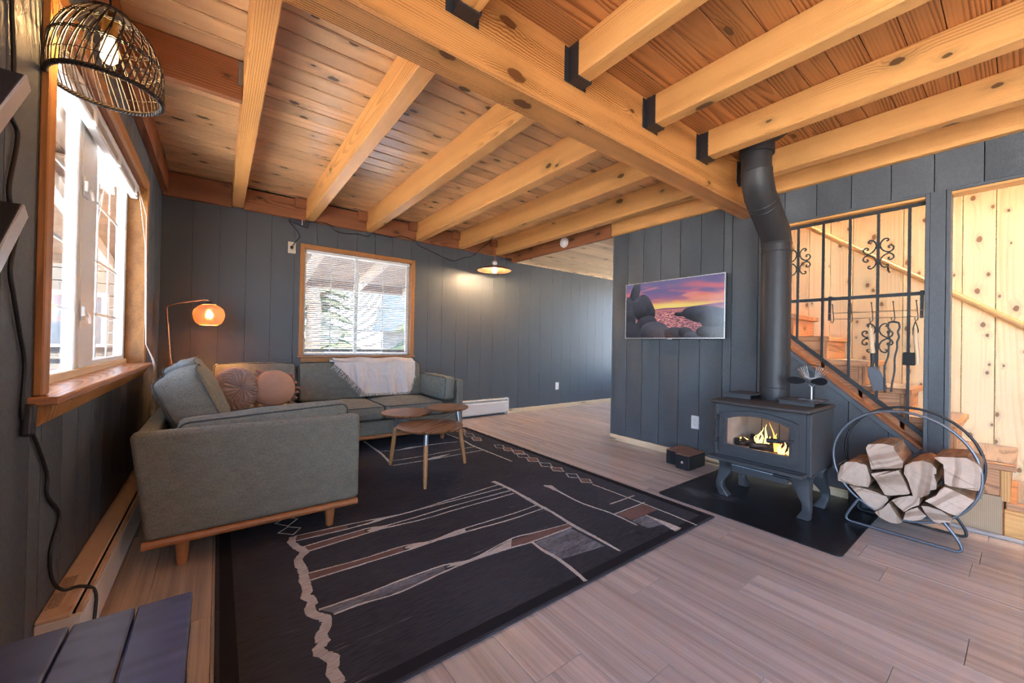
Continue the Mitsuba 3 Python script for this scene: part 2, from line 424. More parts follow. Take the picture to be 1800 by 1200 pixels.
THROW = M('throw_cream', P(weave((0.44, 0.39, 0.36), (0.68, 0.62, 0.57), 420.0), 0.9, sheen=0.3))
def rugfn(p, n, uv):
    streak = smoothstep(0.80, 0.95, noise(p.x * 9.0, p.y * 260.0) * (0.6 + 0.4 * noise(p.x * 3, p.y * 30)))
    c = mix((0.020, 0.020, 0.024), (0.064, 0.064, 0.074), 0.5 * noise(p.x * 30, p.y * 500) + 0.5 * fbm(p.x * 2.2, p.y * 2.5))
    return mix(c, (0.24, 0.23, 0.22), 0.55 * streak)
RUG = M('rug_charcoal', P(proc(rugfn), 0.95, spec=0.1))
def yarn(a, b):
    return P(proc(lambda p, n, uv: mix(a, b, 0.6 * noise(p.x * 60, p.y * 520) + 0.4 * noise(p.x * 8, p.y * 40))), 0.95, spec=0.1)
RUGCREAM = M('rug_cream', yarn((0.27, 0.23, 0.20), (0.55, 0.50, 0.46)))
RUGBROWN = M('rug_brown', yarn((0.11, 0.062, 0.052), (0.19, 0.115, 0.10)))
RUGGREY = M('rug_grey', yarn((0.02, 0.02, 0.024), (0.26, 0.26, 0.28)))
BENCHCAST = M('bench_lacquer', P(proc(lambda p, n, uv: mix((0.046, 0.066, 0.145), (0.064, 0.090, 0.20), noise(p.x * 20, p.y * 60, p.z * 20))), 0.30, clearcoat=0.6))  # blue cast of the light is painted into the slat colour
MAT = M('hearth_mat', P(proc(lambda p, n, uv: mix((0.010, 0.011, 0.014), (0.05, 0.055, 0.065), smoothstep(0.62, 0.9, fbm(p.x * 7, p.y * 3.0, 0, 4)))), 0.3))
FIREBRICK = M('firebrick', P(proc(lambda p, n, uv: mix((0.62, 0.52, 0.42), (0.36, 0.28, 0.21), fbm(p.x * 14, p.y * 14, p.z * 14))), 0.9))
CHAR = M('charred_log', P(proc(lambda p, n, uv: mix((0.012, 0.010, 0.009), (0.12, 0.09, 0.07), smoothstep(0.5, 0.8, fbm(p.x * 40, p.y * 20, p.z * 40)))), 0.9))
def logfn(p, n, uv):
    k = dr.floor(uv.y)
    end = smoothstep(0.75, 0.9, dr.abs(n.x))
    a = cell_rand(k, 3) * 1.6
    q = (p.y - 0.4) * dr.cos(a) + (p.z + 0.3) * dr.sin(a)
    rings = noise(q * 85 + 2 * noise(p.y * 14, p.z * 14, k), k)
    cut = noise(q * 30 + k, p.y * 8, p.z * 8)
    ce = mix((0.56, 0.41, 0.31), (0.27, 0.165, 0.11), 0.7 * smoothstep(0.40, 0.85, rings) * (0.4 + 0.9 * cut) + 0.25 * fbm(p.y * 60, p.z * 60, k))
    bark = cell_rand(k, 8)
    cs = mix(mix((0.34, 0.21, 0.12), (0.20, 0.11, 0.06), noise(p.x * 6, p.y * 90, p.z * 90)), (0.11, 0.08, 0.06), bark * smoothstep(0.3, 0.7, fbm(p.x * 10, p.y * 30, p.z * 30)))
    return mix(cs, ce, end) * (0.85 + 0.3 * cell_rand(k, 4))
LOG = M('split_log', P(proc(logfn), 0.9, spec=0.1))
RATTAN = M('rattan_dark', P((0.020, 0.014, 0.010), 0.5))
SHADE2 = M('pendant_shade', P((0.20, 0.095, 0.055), 0.35, metal=0.5))
CARD = M('cardboard', P(proc(lambda p, n, uv: mix((0.47, 0.33, 0.20), (0.36, 0.24, 0.14), 0.7 * (0.5 + 0.5 * dr.sin(p.y * 900)) + 0.3 * noise(p.y * 8, p.z * 8))), 0.8))
HANDLEWOOD = M('tool_handle', P((0.62, 0.44, 0.26), 0.5))
BRISTLE = M('brush_bristle', P((0.016, 0.018, 0.017), 0.9))
SNOW = M('snowy_ground', P((0.80, 0.80, 0.80), 0.9))
BARK = M('bark', P(proc(lambda p, n, uv: mix((0.13, 0.085, 0.06), (0.26, 0.18, 0.13), noise(p.x * 20, p.y * 20, p.z * 3))), 0.9))
FOLIAGE = M('foliage', P(proc(lambda p, n, uv: mix((0.035, 0.06, 0.03), (0.10, 0.14, 0.06), noise(p.x * 5, p.y * 5, p.z * 5))), 0.8))
PORCH = M('porch_wood', P(wood((0.26, 0.18, 0.125), (0.18, 0.115, 0.075), ring=0.012, contrast=0.4, tone=0.2), 0.7))
SIDING = M('cabin_siding', P((0.085, 0.082, 0.078), 0.7))
OUTWHITE = M('porch_white', P((0.34, 0.35, 0.36), 0.6))
BRONZE = M('dark_bronze', P((0.12, 0.085, 0.06), 0.35, metal=0.8))
BLUEROOF = M('blue_roof', P((0.16, 0.20, 0.27), 0.7))

def emit(r, g, b): return {'type': 'area', 'radiance': {'type': 'rgb', 'value': [r, g, b]}}
# ------------------------------------------------------------------ the room shell
XL, XR, YB = -0.41, 3.395, 4.49
LO = sbox(-4.2, 0.0, 0.1, 2.2)   # patio opening in the left wall behind the viewer
# floor: planks along y, 0.1925 wide
fl = struct('floor', 'grey brown oak plank floor running from the stove towards the back wall', 'floor')
part(fl, 'subfloor', join(box(-0.6, 6.7, -5.0, 5.0, -0.06, -0.013)), BACKING)
part(fl, 'rear_floor', cbox(-0.41, 4.2, -4.6, -0.82, -0.0125, 0.0, 0.0005, 1, 3), FLOOR)
known = {1.347: 0.945, 1.73: 0.706, 2.3: 0.376, 2.69: 0.143, 1.922: 0.110, 1.538: 0.245, 0.962: 0.670, 2.115: 0.960}
def plank_row(x0, x1, ya, yb, start):
    y = start
    while y > ya: y -= 1.22
    while y < yb:
        a, b = max(y, ya), min(y + 1.22, yb)
        if b - a > 0.03:
            part(fl, 'plank', cbox(x0 + 0.0006, x1 - 0.0006, a + 0.0006, b - 0.0006, -0.012, 0.0, 0.0009, 1), FLOOR)
        y += 1.22
k = 0
x = 1.538 - 0.1925 * 11
while x < 6.6:
    x0, x1 = max(x, XL), min(x + 0.1925, 6.6)
    if x1 - x0 > 0.01:
        start = min(known.items(), key=lambda t: abs(t[0] - x))
        st = start[1] if abs(start[0] - x) < 0.03 else rng.random() * 1.22
        plank_row(x0, x1, -0.82 if x0 < XR - 0.1 else 2.55, YB, st)
    x += 0.1925

# back wall with window_2 (x 0.70-1.84, z 0.845-1.945)
wb = struct('wall_back', 'charcoal painted grooved plank wall behind the sofa', 'wall')
W2 = (0.695, 1.845, 0.842, 1.945)
hole2 = sbox(W2[0], W2[2], W2[1], W2[3])
part(wb, 'backing', prism(sbox(-0.65, -0.05, 6.7, 2.6).difference(hole2), 4.5, 4.60, 'y'), GROOVESOFT)
edges = [-0.41, -0.201, -0.007, 0.196, 0.40, 0.60, 0.805, 1.01, 1.21, 1.41, 1.61, 1.84, 2.071, 2.266, 2.471, 2.655, 2.858, 3.056, 3.26, 3.521, 3.72, 3.93, 4.182, 4.40, 4.60, 4.80, 5.0, 5.2, 5.4, 5.6, 5.8, 6.0, 6.2, 6.4, 6.6]
for a, b in zip(edges[:-1], edges[1:]):
    g = 0.0013
    top = 2.235 if b < 3.5 else 2.2
    pl = sbox(a + g, 0, b - g, top).difference(hole2)
    part(wb, 'board', prism(pl, 4.49, 4.503, 'y', ident=rng.randrange(1, 160)), WALLFLAT)

# left wall with window_1 (y 1.72-3.53, z 0.825-1.985)
wl = struct('wall_left', 'charcoal painted rough sawn grooved plank wall around the large window', 'wall')
W1 = (1.72, 3.53, 0.822, 1.985)
hole1 = sbox(W1[0], W1[2], W1[1], W1[3])
part(wl, 'backing', prism(sbox(-5.0, -0.05, 4.6, 2.6).difference(hole1).difference(LO), -0.52, -0.422, 'x'), GROOVE)
edges = [0.86, 1.058, 1.255, 1.45, 1.651, 1.742, 1.936, 2.119, 2.312, 2.508, 2.706, 2.90, 3.095, 3.29, 3.487, 3.68, 3.88, 4.08, 4.28, 4.49]
for a, b in zip(edges[:-1], edges[1:]):
    pl = sbox(a + 0.0022, 0, b - 0.0022, 2.25).difference(hole1)
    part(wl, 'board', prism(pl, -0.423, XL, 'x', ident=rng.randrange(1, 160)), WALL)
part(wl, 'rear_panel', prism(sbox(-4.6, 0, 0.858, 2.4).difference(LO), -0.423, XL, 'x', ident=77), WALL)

# right wall (television wall), stair openings
wr = struct('wall_right', 'charcoal painted plank wall carrying the television with the stair openings cut into it', 'wall')
full = sbox(-4.6, 0, 2.69, 2.185)
open1 = Polygon([(0.366, 0.415), (0.366, 1.94), (1.16, 1.94), (1.16, 1.111)])
open2 = sbox(-0.80, 0.0, 0.262, 1.94)
region = full.difference(open1).difference(open2)
part(wr, 'backing', prism(region.buffer(-0.0001), 3.408, 3.485, 'x'), GROOVE)
edges = [-0.80, -0.62, -0.43, -0.24, -0.055, 0.141, 0.331, 0.518, 0.713, 0.904, 1.099, 1.276, 1.471, 1.54, 1.734, 1.928, 2.125, 2.317, 2.501, 2.69]
post = sbox(0.262, 0, 0.366, 1.955)
regb = region.difference(post)
for a, b in zip(edges[:-1], edges[1:]):
    for g in (lambda q: getattr(q, 'geoms', [q]))(regb.intersection(sbox(a + 0.0022, 0, b - 0.0022, 2.185))):
        if g.area > 2e-4:
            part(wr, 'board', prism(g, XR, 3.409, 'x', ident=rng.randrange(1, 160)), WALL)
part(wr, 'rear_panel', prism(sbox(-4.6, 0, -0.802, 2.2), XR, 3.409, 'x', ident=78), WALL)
# post boards and casings round the openings
part(wr, 'post_board', prism(sbox(0.283, 0, 0.345, 1.955), 3.388, 3.409, 'x', ident=31), WALL)
part(wr, 'post_casing', cbox(3.386, 3.49, 0.262, 0.2815, 0, 1.955, 0.003, 2), WALLFLAT)
part(wr, 'post_casing', cbox(3.386, 3.49, 0.3465, 0.366, 0.0, 1.955, 0.003, 2), WALLFLAT)
part(wr, 'end_cap', cbox(3.390, 3.49, 2.682, 2.694, 0.0, 2.17, 0.003, 2), WALLFLAT)
part(wr, 'batten', cbox(3.384, 3.396, 1.243, 1.262, 0.06, 2.05, 0.002, 2), WALLFLAT)
part(wr, 'head_casing', cbox(3.386, 3.40, 0.366, 1.17, 1.94, 1.957, 0.002, 1), WALLFLAT)
part(wr, 'head_casing', cbox(3.386, 3.40, -0.80, 0.262, 1.94, 1.957, 0.002, 1), WALLFLAT)
part(wr, 'head_lining', cbox(3.398, 3.49, 0.366, 1.16, 1.925, 1.941, 0.002, 1), JOIST, label='raw fir lining under the head of the opening')
part(wr, 'head_lining', cbox(3.398, 3.49, -0.80, 0.262, 1.925, 1.941, 0.002, 1), JOIST)
sl = math.atan2(1.111 - 0.415, 1.16 - 0.366)
L = math.hypot(0.794, 0.696)
b = cbox(3.390, 3.49, 0, L, -0.016, 0.002, 0.003, 1, 40)
part(wr, 'sloped_sill', xf(b, rx(sl), (0, 0.366, 0.4155)), LEDGER, label='raw wood sloping sill under the railing')
b = cbox(3.3855, 3.396, 0, L, -0.045, -0.0165, 0.002, 1, 41)
part(wr, 'sloped_casing', xf(b, rx(sl), (0, 0.366, 0.4155)), WALLFLAT)

# baseboards
bb = struct('baseboard_right', 'pale knotty pine baseboard along the television wall', 'baseboard')
put(bb, cbox(3.380, 3.395, 0.372, 2.69, 0.0, 0.060, 0.003, 1), BASEPINE)
bb = struct('baseboard_back', 'pale knotty pine baseboard along the back wall towards the hall', 'baseboard')
put(bb, cbox(3.345, 6.6, 4.475, 4.49, 0.0, 0.062, 0.003, 0), BASEPINE)

# ------------------------------------------------------------------ ceiling
ce = struct('ceiling', 'tongue and groove wooden ceiling boards above the joists', 'ceiling')
part(ce, 'roof_deck', join(box(-0.6, 3.5, 1.33, 4.62, 2.462, 2.60), box(-0.6, 3.5, -5.0, 1.33, 2.385, 2.60), box(3.485, 6.7, 2.55, 4.62, 2.235, 2.60)), BACKING)
y = 1.964 - 0.1265 * 5
while y < 4.48:
    a, bq = max(y, 1.335), min(y + 0.1265, 4.49)
    part(ce, 'board', cbox(-0.41, XR, a + 0.0042, bq - 0.0042, 2.442 + rng.uniform(-0.001, 0.001), 2.4615, 0.005, 0), CEIL)
    y += 0.1265
y = 1.153 + 0.1185 - 0.1185 * 16
while y < 1.25:
    part(ce, 'board', cbox(-0.41, XR, y + 0.0014, min(y + 0.1185, 1.33) - 0.0014, 2.361 + rng.uniform(-0.001, 0.001), 2.38, 0.002, 0), CEIL2)
    y += 0.1185
part(ce, 'rear_board', cbox(-0.41, XR, -4.6, 1.153 + 0.1185 - 0.1185 * 16, 2.361, 2.38, 0.002, 0), CEIL2)

def beam(name, label, m, mat=JOIST, cat='beam', group=None):
    group = group or {'ceiling_joist': 'ceiling joists over the sofa', 'hanger_joist': 'joists carried by black brackets', 'rim_board': 'rim boards on the back wall'}.get(name)
    return single(name, m, mat, label, cat, group=group)
beam('main_beam', 'massive fir main beam crossing the room between the two ceiling heights', cbox(-0.41, 3.394, 1.262, 1.402, 2.05, 2.44, 0.008, 0, 12), BEAM)
names = ['first from the left window', 'second from the left window', 'third from the left window', 'fourth from the left window', 'second from the television wall', 'closest to the television wall']
for i, x0 in enumerate([0.077, 0.690, 1.297, 1.885, 2.470, 3.055]):
    beam('ceiling_joist', f'fir joist between main beam and back wall, {names[i]}', cbox(x0, x0 + 0.088, 1.403, 4.488, 2.236, 2.4405, 0.004, 1, 60 + i))
names = ['leftmost hanger joist, cut by the top of the photo', 'hanger joist second from the left, ending at the middle bracket', 'hanger joist third from the left, with a bright lower edge', 'hanger joist directly left of the stove pipe, with a worn lower edge', 'hanger joist right of the stove pipe, nearest the stair wall']
HX = [0.655, 1.250, 1.843, 2.416, 2.990]
for i, x0 in enumerate(HX):
    beam('hanger_joist', f'orange fir {names[i]}', cbox(x0, x0 + 0.083, -4.58, 1.259, 2.20, 2.3595, 0.006 if i != 2 else 0.008, 1, 80 + i))
    h = thing('joist_hanger', 'black steel bracket holding the ' + ['leftmost hanger joist', 'second hanger joist from the left', 'third hanger joist from the left', 'joist left of the stove pipe', 'joist right of the stove pipe'][i], 'bracket', 'black joist brackets on the main beam')
    fl_ = 0.026
    part(h, 'flange', cbox(x0 - fl_ - 0.003, x0 - 0.002, 1.2575, 1.2612, 2.192, 2.352, 0.001), BLACK)
    part(h, 'flange', cbox(x0 + 0.085, x0 + 0.085 + fl_, 1.2575, 1.2612, 2.192, 2.352, 0.001), BLACK)
    part(h, 'side_plate', cbox(x0 - 0.004, x0 - 0.0006, 1.20, 1.2575, 2.195, 2.352, 0.001), BLACK)
    part(h, 'side_plate', cbox(x0 + 0.0836, x0 + 0.087, 1.20, 1.2575, 2.195, 2.352, 0.001), BLACK)
    part(h, 'seat_plate', cbox(x0 - 0.004, x0 + 0.087, 1.20, 1.2612, 2.192, 2.1995, 0.001), BLACK)
beam('wall_ledger', 'reddish fir ledger on the left wall above the large window', cbox(-0.409, -0.365, 1.403, 4.44, 2.245, 2.4405, 0.003, 1, 95), LEDGER)
beam('blocking_board', 'dark red blocking board between left wall and the first joist, behind the wicker lamp', cbox(-0.364, 0.0765, 2.462, 2.50, 2.236, 2.4405, 0.003, 0, 96), LEDGER)
single('joist_strap', cbox(0.055, 0.0768, 2.452, 2.4615, 2.31, 2.43, 0.001), PEWTER, 'grey metal strap at the end of the blocking board', 'bracket')
# rim boards between the joists at the back wall
xs = [-0.405] + sum([[a - 0.001, a + 0.089] for a in [0.077, 0.690, 1.297, 1.885, 2.470, 3.055]], []) + [3.355]
wherex = ['above the floor lamp, in the corner', 'above the left edge of the small window', 'above the small window', 'right of the small window', 'behind the metal pendant cord', 'left of the metal pendant', 'nearest the hall header']
for i in range(7):
    a, b = xs[2 * i], xs[2 * i + 1]
    beam('rim_board', f'dark fir rim board on the back wall, {wherex[i]}', cbox(a, b, 4.445, 4.4895, 2.222, 2.42 if i else 2.43, 0.003, 0, 100 + i), LEDGER)
    if 0 < i < 7:
        single('notch_block', cbox(a - 0.001 + (b - a) - 0.10, b, 4.41, 4.4445, 2.33, 2.43, 0.002, 0), LEDGER, f'small fir block beside a joist end, {wherex[i]}', 'block', group='fir blocks beside the joist ends')
beam('hall_header', 'rough fir header over the hall opening carrying the smoke alarm', cbox(3.352, 3.394, 2.70, 4.486, 2.170, 2.4405, 0.004, 1, 120), LEDGER)
beam('sofa_side_ledger', 'fir ledger along the top of the television wall behind the main beam', cbox(3.356, 3.394, 1.404, 2.698, 2.180, 2.4405, 0.003, 1, 121), JOIST)
beam('stair_side_ledger', 'fir ledger above the stair openings, stamped and nailed', cbox(3.35, 3.394, -4.58, 1.258, 2.183, 2.3595, 0.003, 1, 122), JOIST)
single('pipe_backplate', cbox(2.975, 2.988, 1.19, 1.259, 2.17, 2.34, 0.001), BLACK, 'black steel plate on the main beam behind the stove pipe', 'bracket')

# hall
hc = struct('ceiling_hall', 'pale knotty pine board ceiling of the hall', 'ceiling')
y = 2.70
while y < 4.47:
    part(hc, 'board', cbox(3.396, 6.6, y + 0.001, min(y + 0.10, 4.489) - 0.001, 2.205, 2.225, 0.002, 0), HALLPINE)
    y += 0.10
t1 = struct('trim_1', 'pale pine trim strip where the hall ceiling meets the back wall', 'trim')
put(t1, cbox(3.40, 6.6, 4.474, 4.489, 2.186, 2.2035, 0.003, 0), BASEPINE)
hw = struct('wall_hall', 'charcoal wall on the near side of the hall', 'wall')
put(hw, join(box(3.487, 6.6, 2.56, 2.66, 0, 2.25), box(6.6, 6.7, 2.56, 2.9, 0, 2.25), box(6.6, 6.7, 4.2, 4.6, 0, 2.25), box(6.6, 6.7, 2.9, 4.2, 0, 0.5), box(6.6, 6.7, 2.9, 4.2, 2.1, 2.25)), WALLFLAT)

# the part of the house behind the camera: wide patio opening to the terrace
rw = struct('wall_rear', 'charcoal wall behind the viewer with a wide patio opening', 'wall')
put(rw, prism(sbox(-0.65, -0.05, 4.3, 2.6).difference(sbox(RO[0], RO[2], RO[1], RO[3])), -4.70, -4.58, 'y'), WALLFLAT)

# ------------------------------------------------------------------ stairwell
sw = struct('wall_stairwell', 'bright knotty pine board wall behind the stairs', 'wall')
part(sw, 'backing', join(box(4.056, 4.15, -1.6, 3.0, -0.05, 4.3), box(3.3, 4.15, 2.95, 3.05, 2.4, 4.3), box(3.3, 4.15, -1.7, -1.6, -0.05, 4.3), box(3.30, 3.40, -1.6, 3.0, 2.47, 4.3), box(3.50, 4.15, 2.46, 2.54, -0.05, 2.4)), BACKING)
y = 0.116 - 0.1436 * 8
while y < 2.4:
    part(sw, 'board', cbox(4.04, 4.056, y + 0.0012, y + 0.1436 - 0.0012, 0.0, 4.2, 0.003, 2), STAIRPINE)
    y += 0.1436
part(sw, 'upper_lining', join(box(3.40, 3.412, -1.6, 2.9, 2.36, 4.2), box(3.41, 4.04, 2.93, 2.95, 2.4, 4.2), box(3.41, 4.04, -1.6, -1.588, 0, 4.2)), HALLPINE)
part(sw, 'head_beam', cbox(3.4095, 3.49, -1.58, 2.5, 2.187, 2.36, 0.003, 1, 77), LEDGER)
part(sw, 'roof', prism(sbox(3.3, -1.7, 4.15, 3.05).difference(sbox(3.5, 0.2, 4.0, 2.2)), 4.2, 4.3, 'z'), HALLPINE)

st = thing('staircase', 'redwood plank staircase climbing behind the iron railing', 'staircase')
NOS = [0.020, 0.222, 0.429, 0.634, 0.843, 1.050, 1.257, 1.464, 1.671]
ZT = [0.406, 0.590, 0.762, 0.931, 1.100, 1.272, 1.443, 1.614, 1.785]
part(st, 'landing', cbox(3.392, 4.038, 0.020, 0.30, 0.366, 0.402, 0.004, 1), TREAD)
part(st, 'landing_top', cbox(3.425, 4.038, 0.021, 0.30, 0.4021, 0.406, 0.001, 0), TREADTOP, label='grey worn boards on the landing')
for i in range(1, 9):
    part(st, 'tread', cbox(3.492, 4.036, NOS[i], NOS[i] + 0.245, ZT[i] - 0.037, ZT[i] - 0.002, 0.004, 0), TREAD)
    part(st, 'tread_top', cbox(3.492, 4.036, NOS[i] + 0.022, NOS[i] + 0.245, ZT[i] - 0.0019, ZT[i], 0.001, 0), TREADTOP if i < 4 else TREAD)
    part(st, 'riser', cbox(3.492, 4.025, NOS[i] + 0.03, NOS[i] + 0.05, ZT[i - 1], ZT[i] - 0.037, 0.002, 0), TREAD)
    part(st, 'end_block', cbox(3.4965, 3.540, NOS[i] + 0.016, NOS[i] + 0.0295, ZT[i - 1], ZT[i] - 0.037, 0.002, 2), TREAD)
    part(st, 'side_panel', cbox(3.500, 3.515, NOS[i] + 0.0505, NOS[min(i + 1, 8)] + 0.030 + (0.2 if i == 8 else 0), max(0.01, ZT[i] - 0.62), ZT[i] - 0.0375, 0.002, 1), TREAD)
part(st, 'landing_riser', cbox(3.400, 3.418, 0.075, 0.262, 0.225, 0.3655, 0.002, 1), TREAD)
part(st, 'landing_post', cbox(3.398, 3.42, 0.040, 0.074, 0.20, 0.3655, 0.002, 2), JOIST)
part(st, 'lower_tread', cbox(3.398, 4.03, -0.30, 0.055, 0.160, 0.199, 0.004, 1), TREAD)
part(st, 'lower_tread_top', cbox(3.43, 4.03, -0.30, 0.018, 0.1992, 0.203, 0.001, 0), TREADTOP)
part(st, 'side_riser', cbox(3.44, 4.03, 0.040, 0.060, 0.2035, 0.3655, 0.002, 0), TREAD)
part(st, 'lower_riser', cbox(3.402, 3.418, -0.80, 0.060, 0.0, 0.1595, 0.002, 1), JOIST)
part(st, 'kick_board', cbox(3.404, 3.418, 0.061, 0.262, 0.0, 0.2245, 0.002, 1), LEDGER)
single('cardboard_sheet', cbox(3.396, 3.4035, 0.067, 0.262, 0.004, 0.222, 0.001, 2), CARD, 'sheet of corrugated cardboard covering the base of the stairs', 'cardboard')
sk = struct('trim_2', 'pale shoe moulding along the foot of the stairs', 'trim')
put(sk, cbox(3.372, 3.3955, -0.80, 0.258, 0.0, 0.022, 0.006, 1), M('shoe_trim', P((0.36, 0.31, 0.28), 0.5)))
hr = thing('handrail', 'slim round wooden handrail rising along the pine wall', 'handrail')
pts = [(3.985, -0.25, 0.972), (3.985, 1.75, 2.54)]
part(hr, 'rail', tube(pts, 0.019, 12), M('handrail_wood', P((0.56, 0.33, 0.13), 0.35)), smooth=50)
for yq in (-0.1, 0.62, 1.35):
    zq = 0.972 + (yq + 0.25) * 0.784
    part(hr, 'bracket', tube([(3.985, yq, zq - 0.012), (4.0, yq, zq - 0.05), (4.041, yq, zq - 0.055)], 0.006, 8), BLACK)
sl_ = thing('stairwell_lamp', 'globe ceiling lamp high up in the stairwell', 'lamp')
part(sl_, 'base', lathe([(0, 4.199), (0.07, 4.199), (0.07, 4.17), (0, 4.17)], 20, (3.72, -0.55, 0)), WHITE)
part(sl_, 'globe', lathe([(0, 0.09), (0.06, 0.07), (0.09, 0), (0.06, -0.07), (0, -0.09)][::-1], 20, (3.72, -0.55, 4.08)), WHITE, smooth=True, emitter=emit(*STAIRLAMP))

for i, (x, y) in enumerate(((0.9, -2.4), (2.5, -2.4))):  # pair of unseen globes added to raise the fill light
    gp = thing('fill_globe', f"white globe added as unseen fill light behind the viewer, {['left', 'right'][i]} one of the pair", 'pendant lamp', 'added fill globes')
    part(gp, 'globe', lathe([(0.14 * math.sin(a), 1.72 - 0.14 * math.cos(a)) for a in np.linspace(0, math.pi, 16)], 28, (x, y, 0)), WHITE, smooth=True, emitter=emit(*REARFILL))
    part(gp, 'cord', tube([(x, y, 1.86), (x, y, 2.36)], 0.004, 6), CORD)
hl = thing('hall_lamp', 'flush round ceiling lamp in the hall', 'lamp')
part(hl, 'diffuser', lathe([(0, 2.13), (0.10, 2.14), (0.15, 2.17), (0.16, 2.2045), (0, 2.2045)], 28, (4.7, 3.25, 0)), WHITE, smooth=40, emitter=emit(*HALLLAMP))
# ------------------------------------------------------------------ window_1 (left wall)
w1 = struct('window_1', 'large white sliding window in a stained wood casing on the left wall', 'window')
yl, yr, zb, zt = W1
part(w1, 'frame', prism(frame_poly(yl, zb, yr, zt, 0.036), -0.535, -0.488, 'x'), WHITE)
part(w1, 'stile', cbox(-0.522, -0.482, 2.475, 2.715, zb + 0.036, zt - 0.036, 0.004, 2), WHITE, label='broad white meeting stile')
part(w1, 'sash_edge', cbox(-0.512, -0.484, 2.415, 2.447, zb + 0.036, zt - 0.036, 0.004, 2), WHITE)
part(w1, 'sash_channel', cbox(-0.520, -0.492, 2.447, 2.475, zb + 0.036, zt - 0.036, 0.002, 2), ALU)
part(w1, 'pane', (np.array([[-0.505, yl + .036, zb + .036], [-0.505, 2.416, zb + .036], [-0.505, 2.416, zt - .036], [-0.505, yl + .036, zt - .036]]), np.array([[0, 1, 2], [0, 2, 3]])), GLASS)
part(w1, 'pane', (np.array([[-0.505, 2.714, zb + .036], [-0.505, yr - .036, zb + .036], [-0.505, yr - .036, zt - .036], [-0.505, 2.714, zt - .036]]), np.array([[0, 1, 2], [0, 2, 3]])), GLASS)
part(w1, 'sash_rail', cbox(-0.515, -0.486, 2.715, yr - 0.036, zb + 0.036, zb + 0.060, 0.003, 1), WHITE)
part(w1, 'sash_rail', cbox(-0.515, -0.486, yr - 0.062, yr - 0.036, zb + 0.060, zt - 0.036, 0.003, 2), WHITE)
for z in (1.112, 1.385, 1.680):
    part(w1, 'grille_bar', cbox(-0.514, -0.507, yl + 0.036, 2.416, z - 0.008, z + 0.008, 0.002, 1), WHITE)
    part(w1, 'grille_bar', cbox(-0.514, -0.507, 2.714, yr - 0.062, z - 0.008, z + 0.008, 0.002, 1), WHITE)
for y in (2.90, 3.16):
    part(w1, 'grille_bar', cbox(-0.514, -0.507, y - 0.008, y + 0.008, zb + 0.06, zt - 0.036, 0.002, 2), WHITE)
for z in (1.650, 1.108):
    l = part(w1, 'latch', join(cbox(-0.482, -0.474, 2.470, 2.545, z - 0.042, z + 0.045, 0.003)[:2], cbox(-0.476, -0.462, 2.452, 2.475, z - 0.025, z + 0.02, 0.003)[:2]), WHITE)
    part(l, 'lever', tube([(-0.470, 2.50, z + 0.0), (-0.458, 2.49, z - 0.02), (-0.452, 2.487, z - 0.055)], [0.008, 0.007, 0.005], 8), WHITE)
part(w1, 'jamb_lining', box(-0.486, -0.398, yr - 0.0005, yr + 0.02, zb + 0.004, zt), OSB, label='orange speckled reveal board')
part(w1, 'jamb_lining', box(-0.486, -0.398, yl - 0.02, yl + 0.0005, zb + 0.004, zt), OSB)
part(w1, 'head_lining', box(-0.486, -0.398, yl, yr, zt - 0.0005, zt + 0.02), LEDGER)
part(w1, 'sub_sill', cbox(-0.488, -0.474, yl, yr, zb + 0.003, zb + 0.036, 0.003, 1), BASEPINE, label='pale wood strip under the sash')
part(w1, 'casing', cbox(-0.4095, -0.391, 1.660, 1.7195, 0.829, 2.045, 0.003, 2), TRIM)
part(w1, 'casing', cbox(-0.4095, -0.391, 3.5305, 3.592, 0.829, 2.045, 0.003, 2), TRIM)
part(w1, 'casing', cbox(-0.4095, -0.391, 1.7200, 3.530, 1.982, 2.045, 0.003, 1), TRIM)
part(w1, 'stool', cbox(-0.488, -0.352, 1.632, 3.62, 0.804, 0.8275, 0.004, 1), SILL, label='reddish varnished window sill')
part(w1, 'apron', prism([(-0.4095, 0.742), (-0.402, 0.742), (-0.375, 0.790), (-0.372, 0.8035), (-0.4095, 0.8035)], 1.662, 3.56, 'y', ident=44), TRIM)
bl = thing('raised_blind', 'white mini blind pulled up under the head of the large left window', 'blind')
part(bl, 'head_rail', cbox(-0.472, -0.430, 1.78, 3.49, 1.945, 1.978, 0.003, 1), WHITE)
for i in range(9):
    part(bl, 'slat', cbox(-0.468, -0.436, 1.79, 3.48, 1.914 + i * 0.0033, 1.9155 + i * 0.0033, 0.0006, 1), M('blind_tan', P((0.50, 0.44, 0.36), 0.5)))
part(bl, 'bottom_rail', cbox(-0.469, -0.434, 1.785, 3.485, 1.893, 1.911, 0.004, 1), WHITE)
for y in (1.9, 2.35, 2.85, 3.35):
    part(bl, 'clip', cbox(-0.434, -0.425, y, y + 0.03, 1.89, 1.95, 0.002), WHITE)
part(bl, 'pull_cord', tube([(-0.428, 3.47, 1.95), (-0.395, 3.49, 1.80), (-0.388, 3.50, 1.4), (-0.384, 3.53, 0.95)], 0.0022, 6), WHITECORD)
part(bl, 'pull_cord', tube([(-0.428, 3.46, 1.95), (-0.392, 3.46, 1.6), (-0.386, 3.49, 1.1), (-0.384, 3.52, 0.95)], 0.002, 6), WHITECORD)
for d in (-0.055, -0.02, 0.02, 0.05):
    part(bl, 'pull_cord', tube(curve([(-0.384, 3.525, 0.95), (-0.340, 3.55 + d, 0.80), (-0.340, 3.52 + 1.8 * d, 0.60), (-0.342, 3.50 + d, 0.47)], 5), 0.0018, 6), WHITECORD)

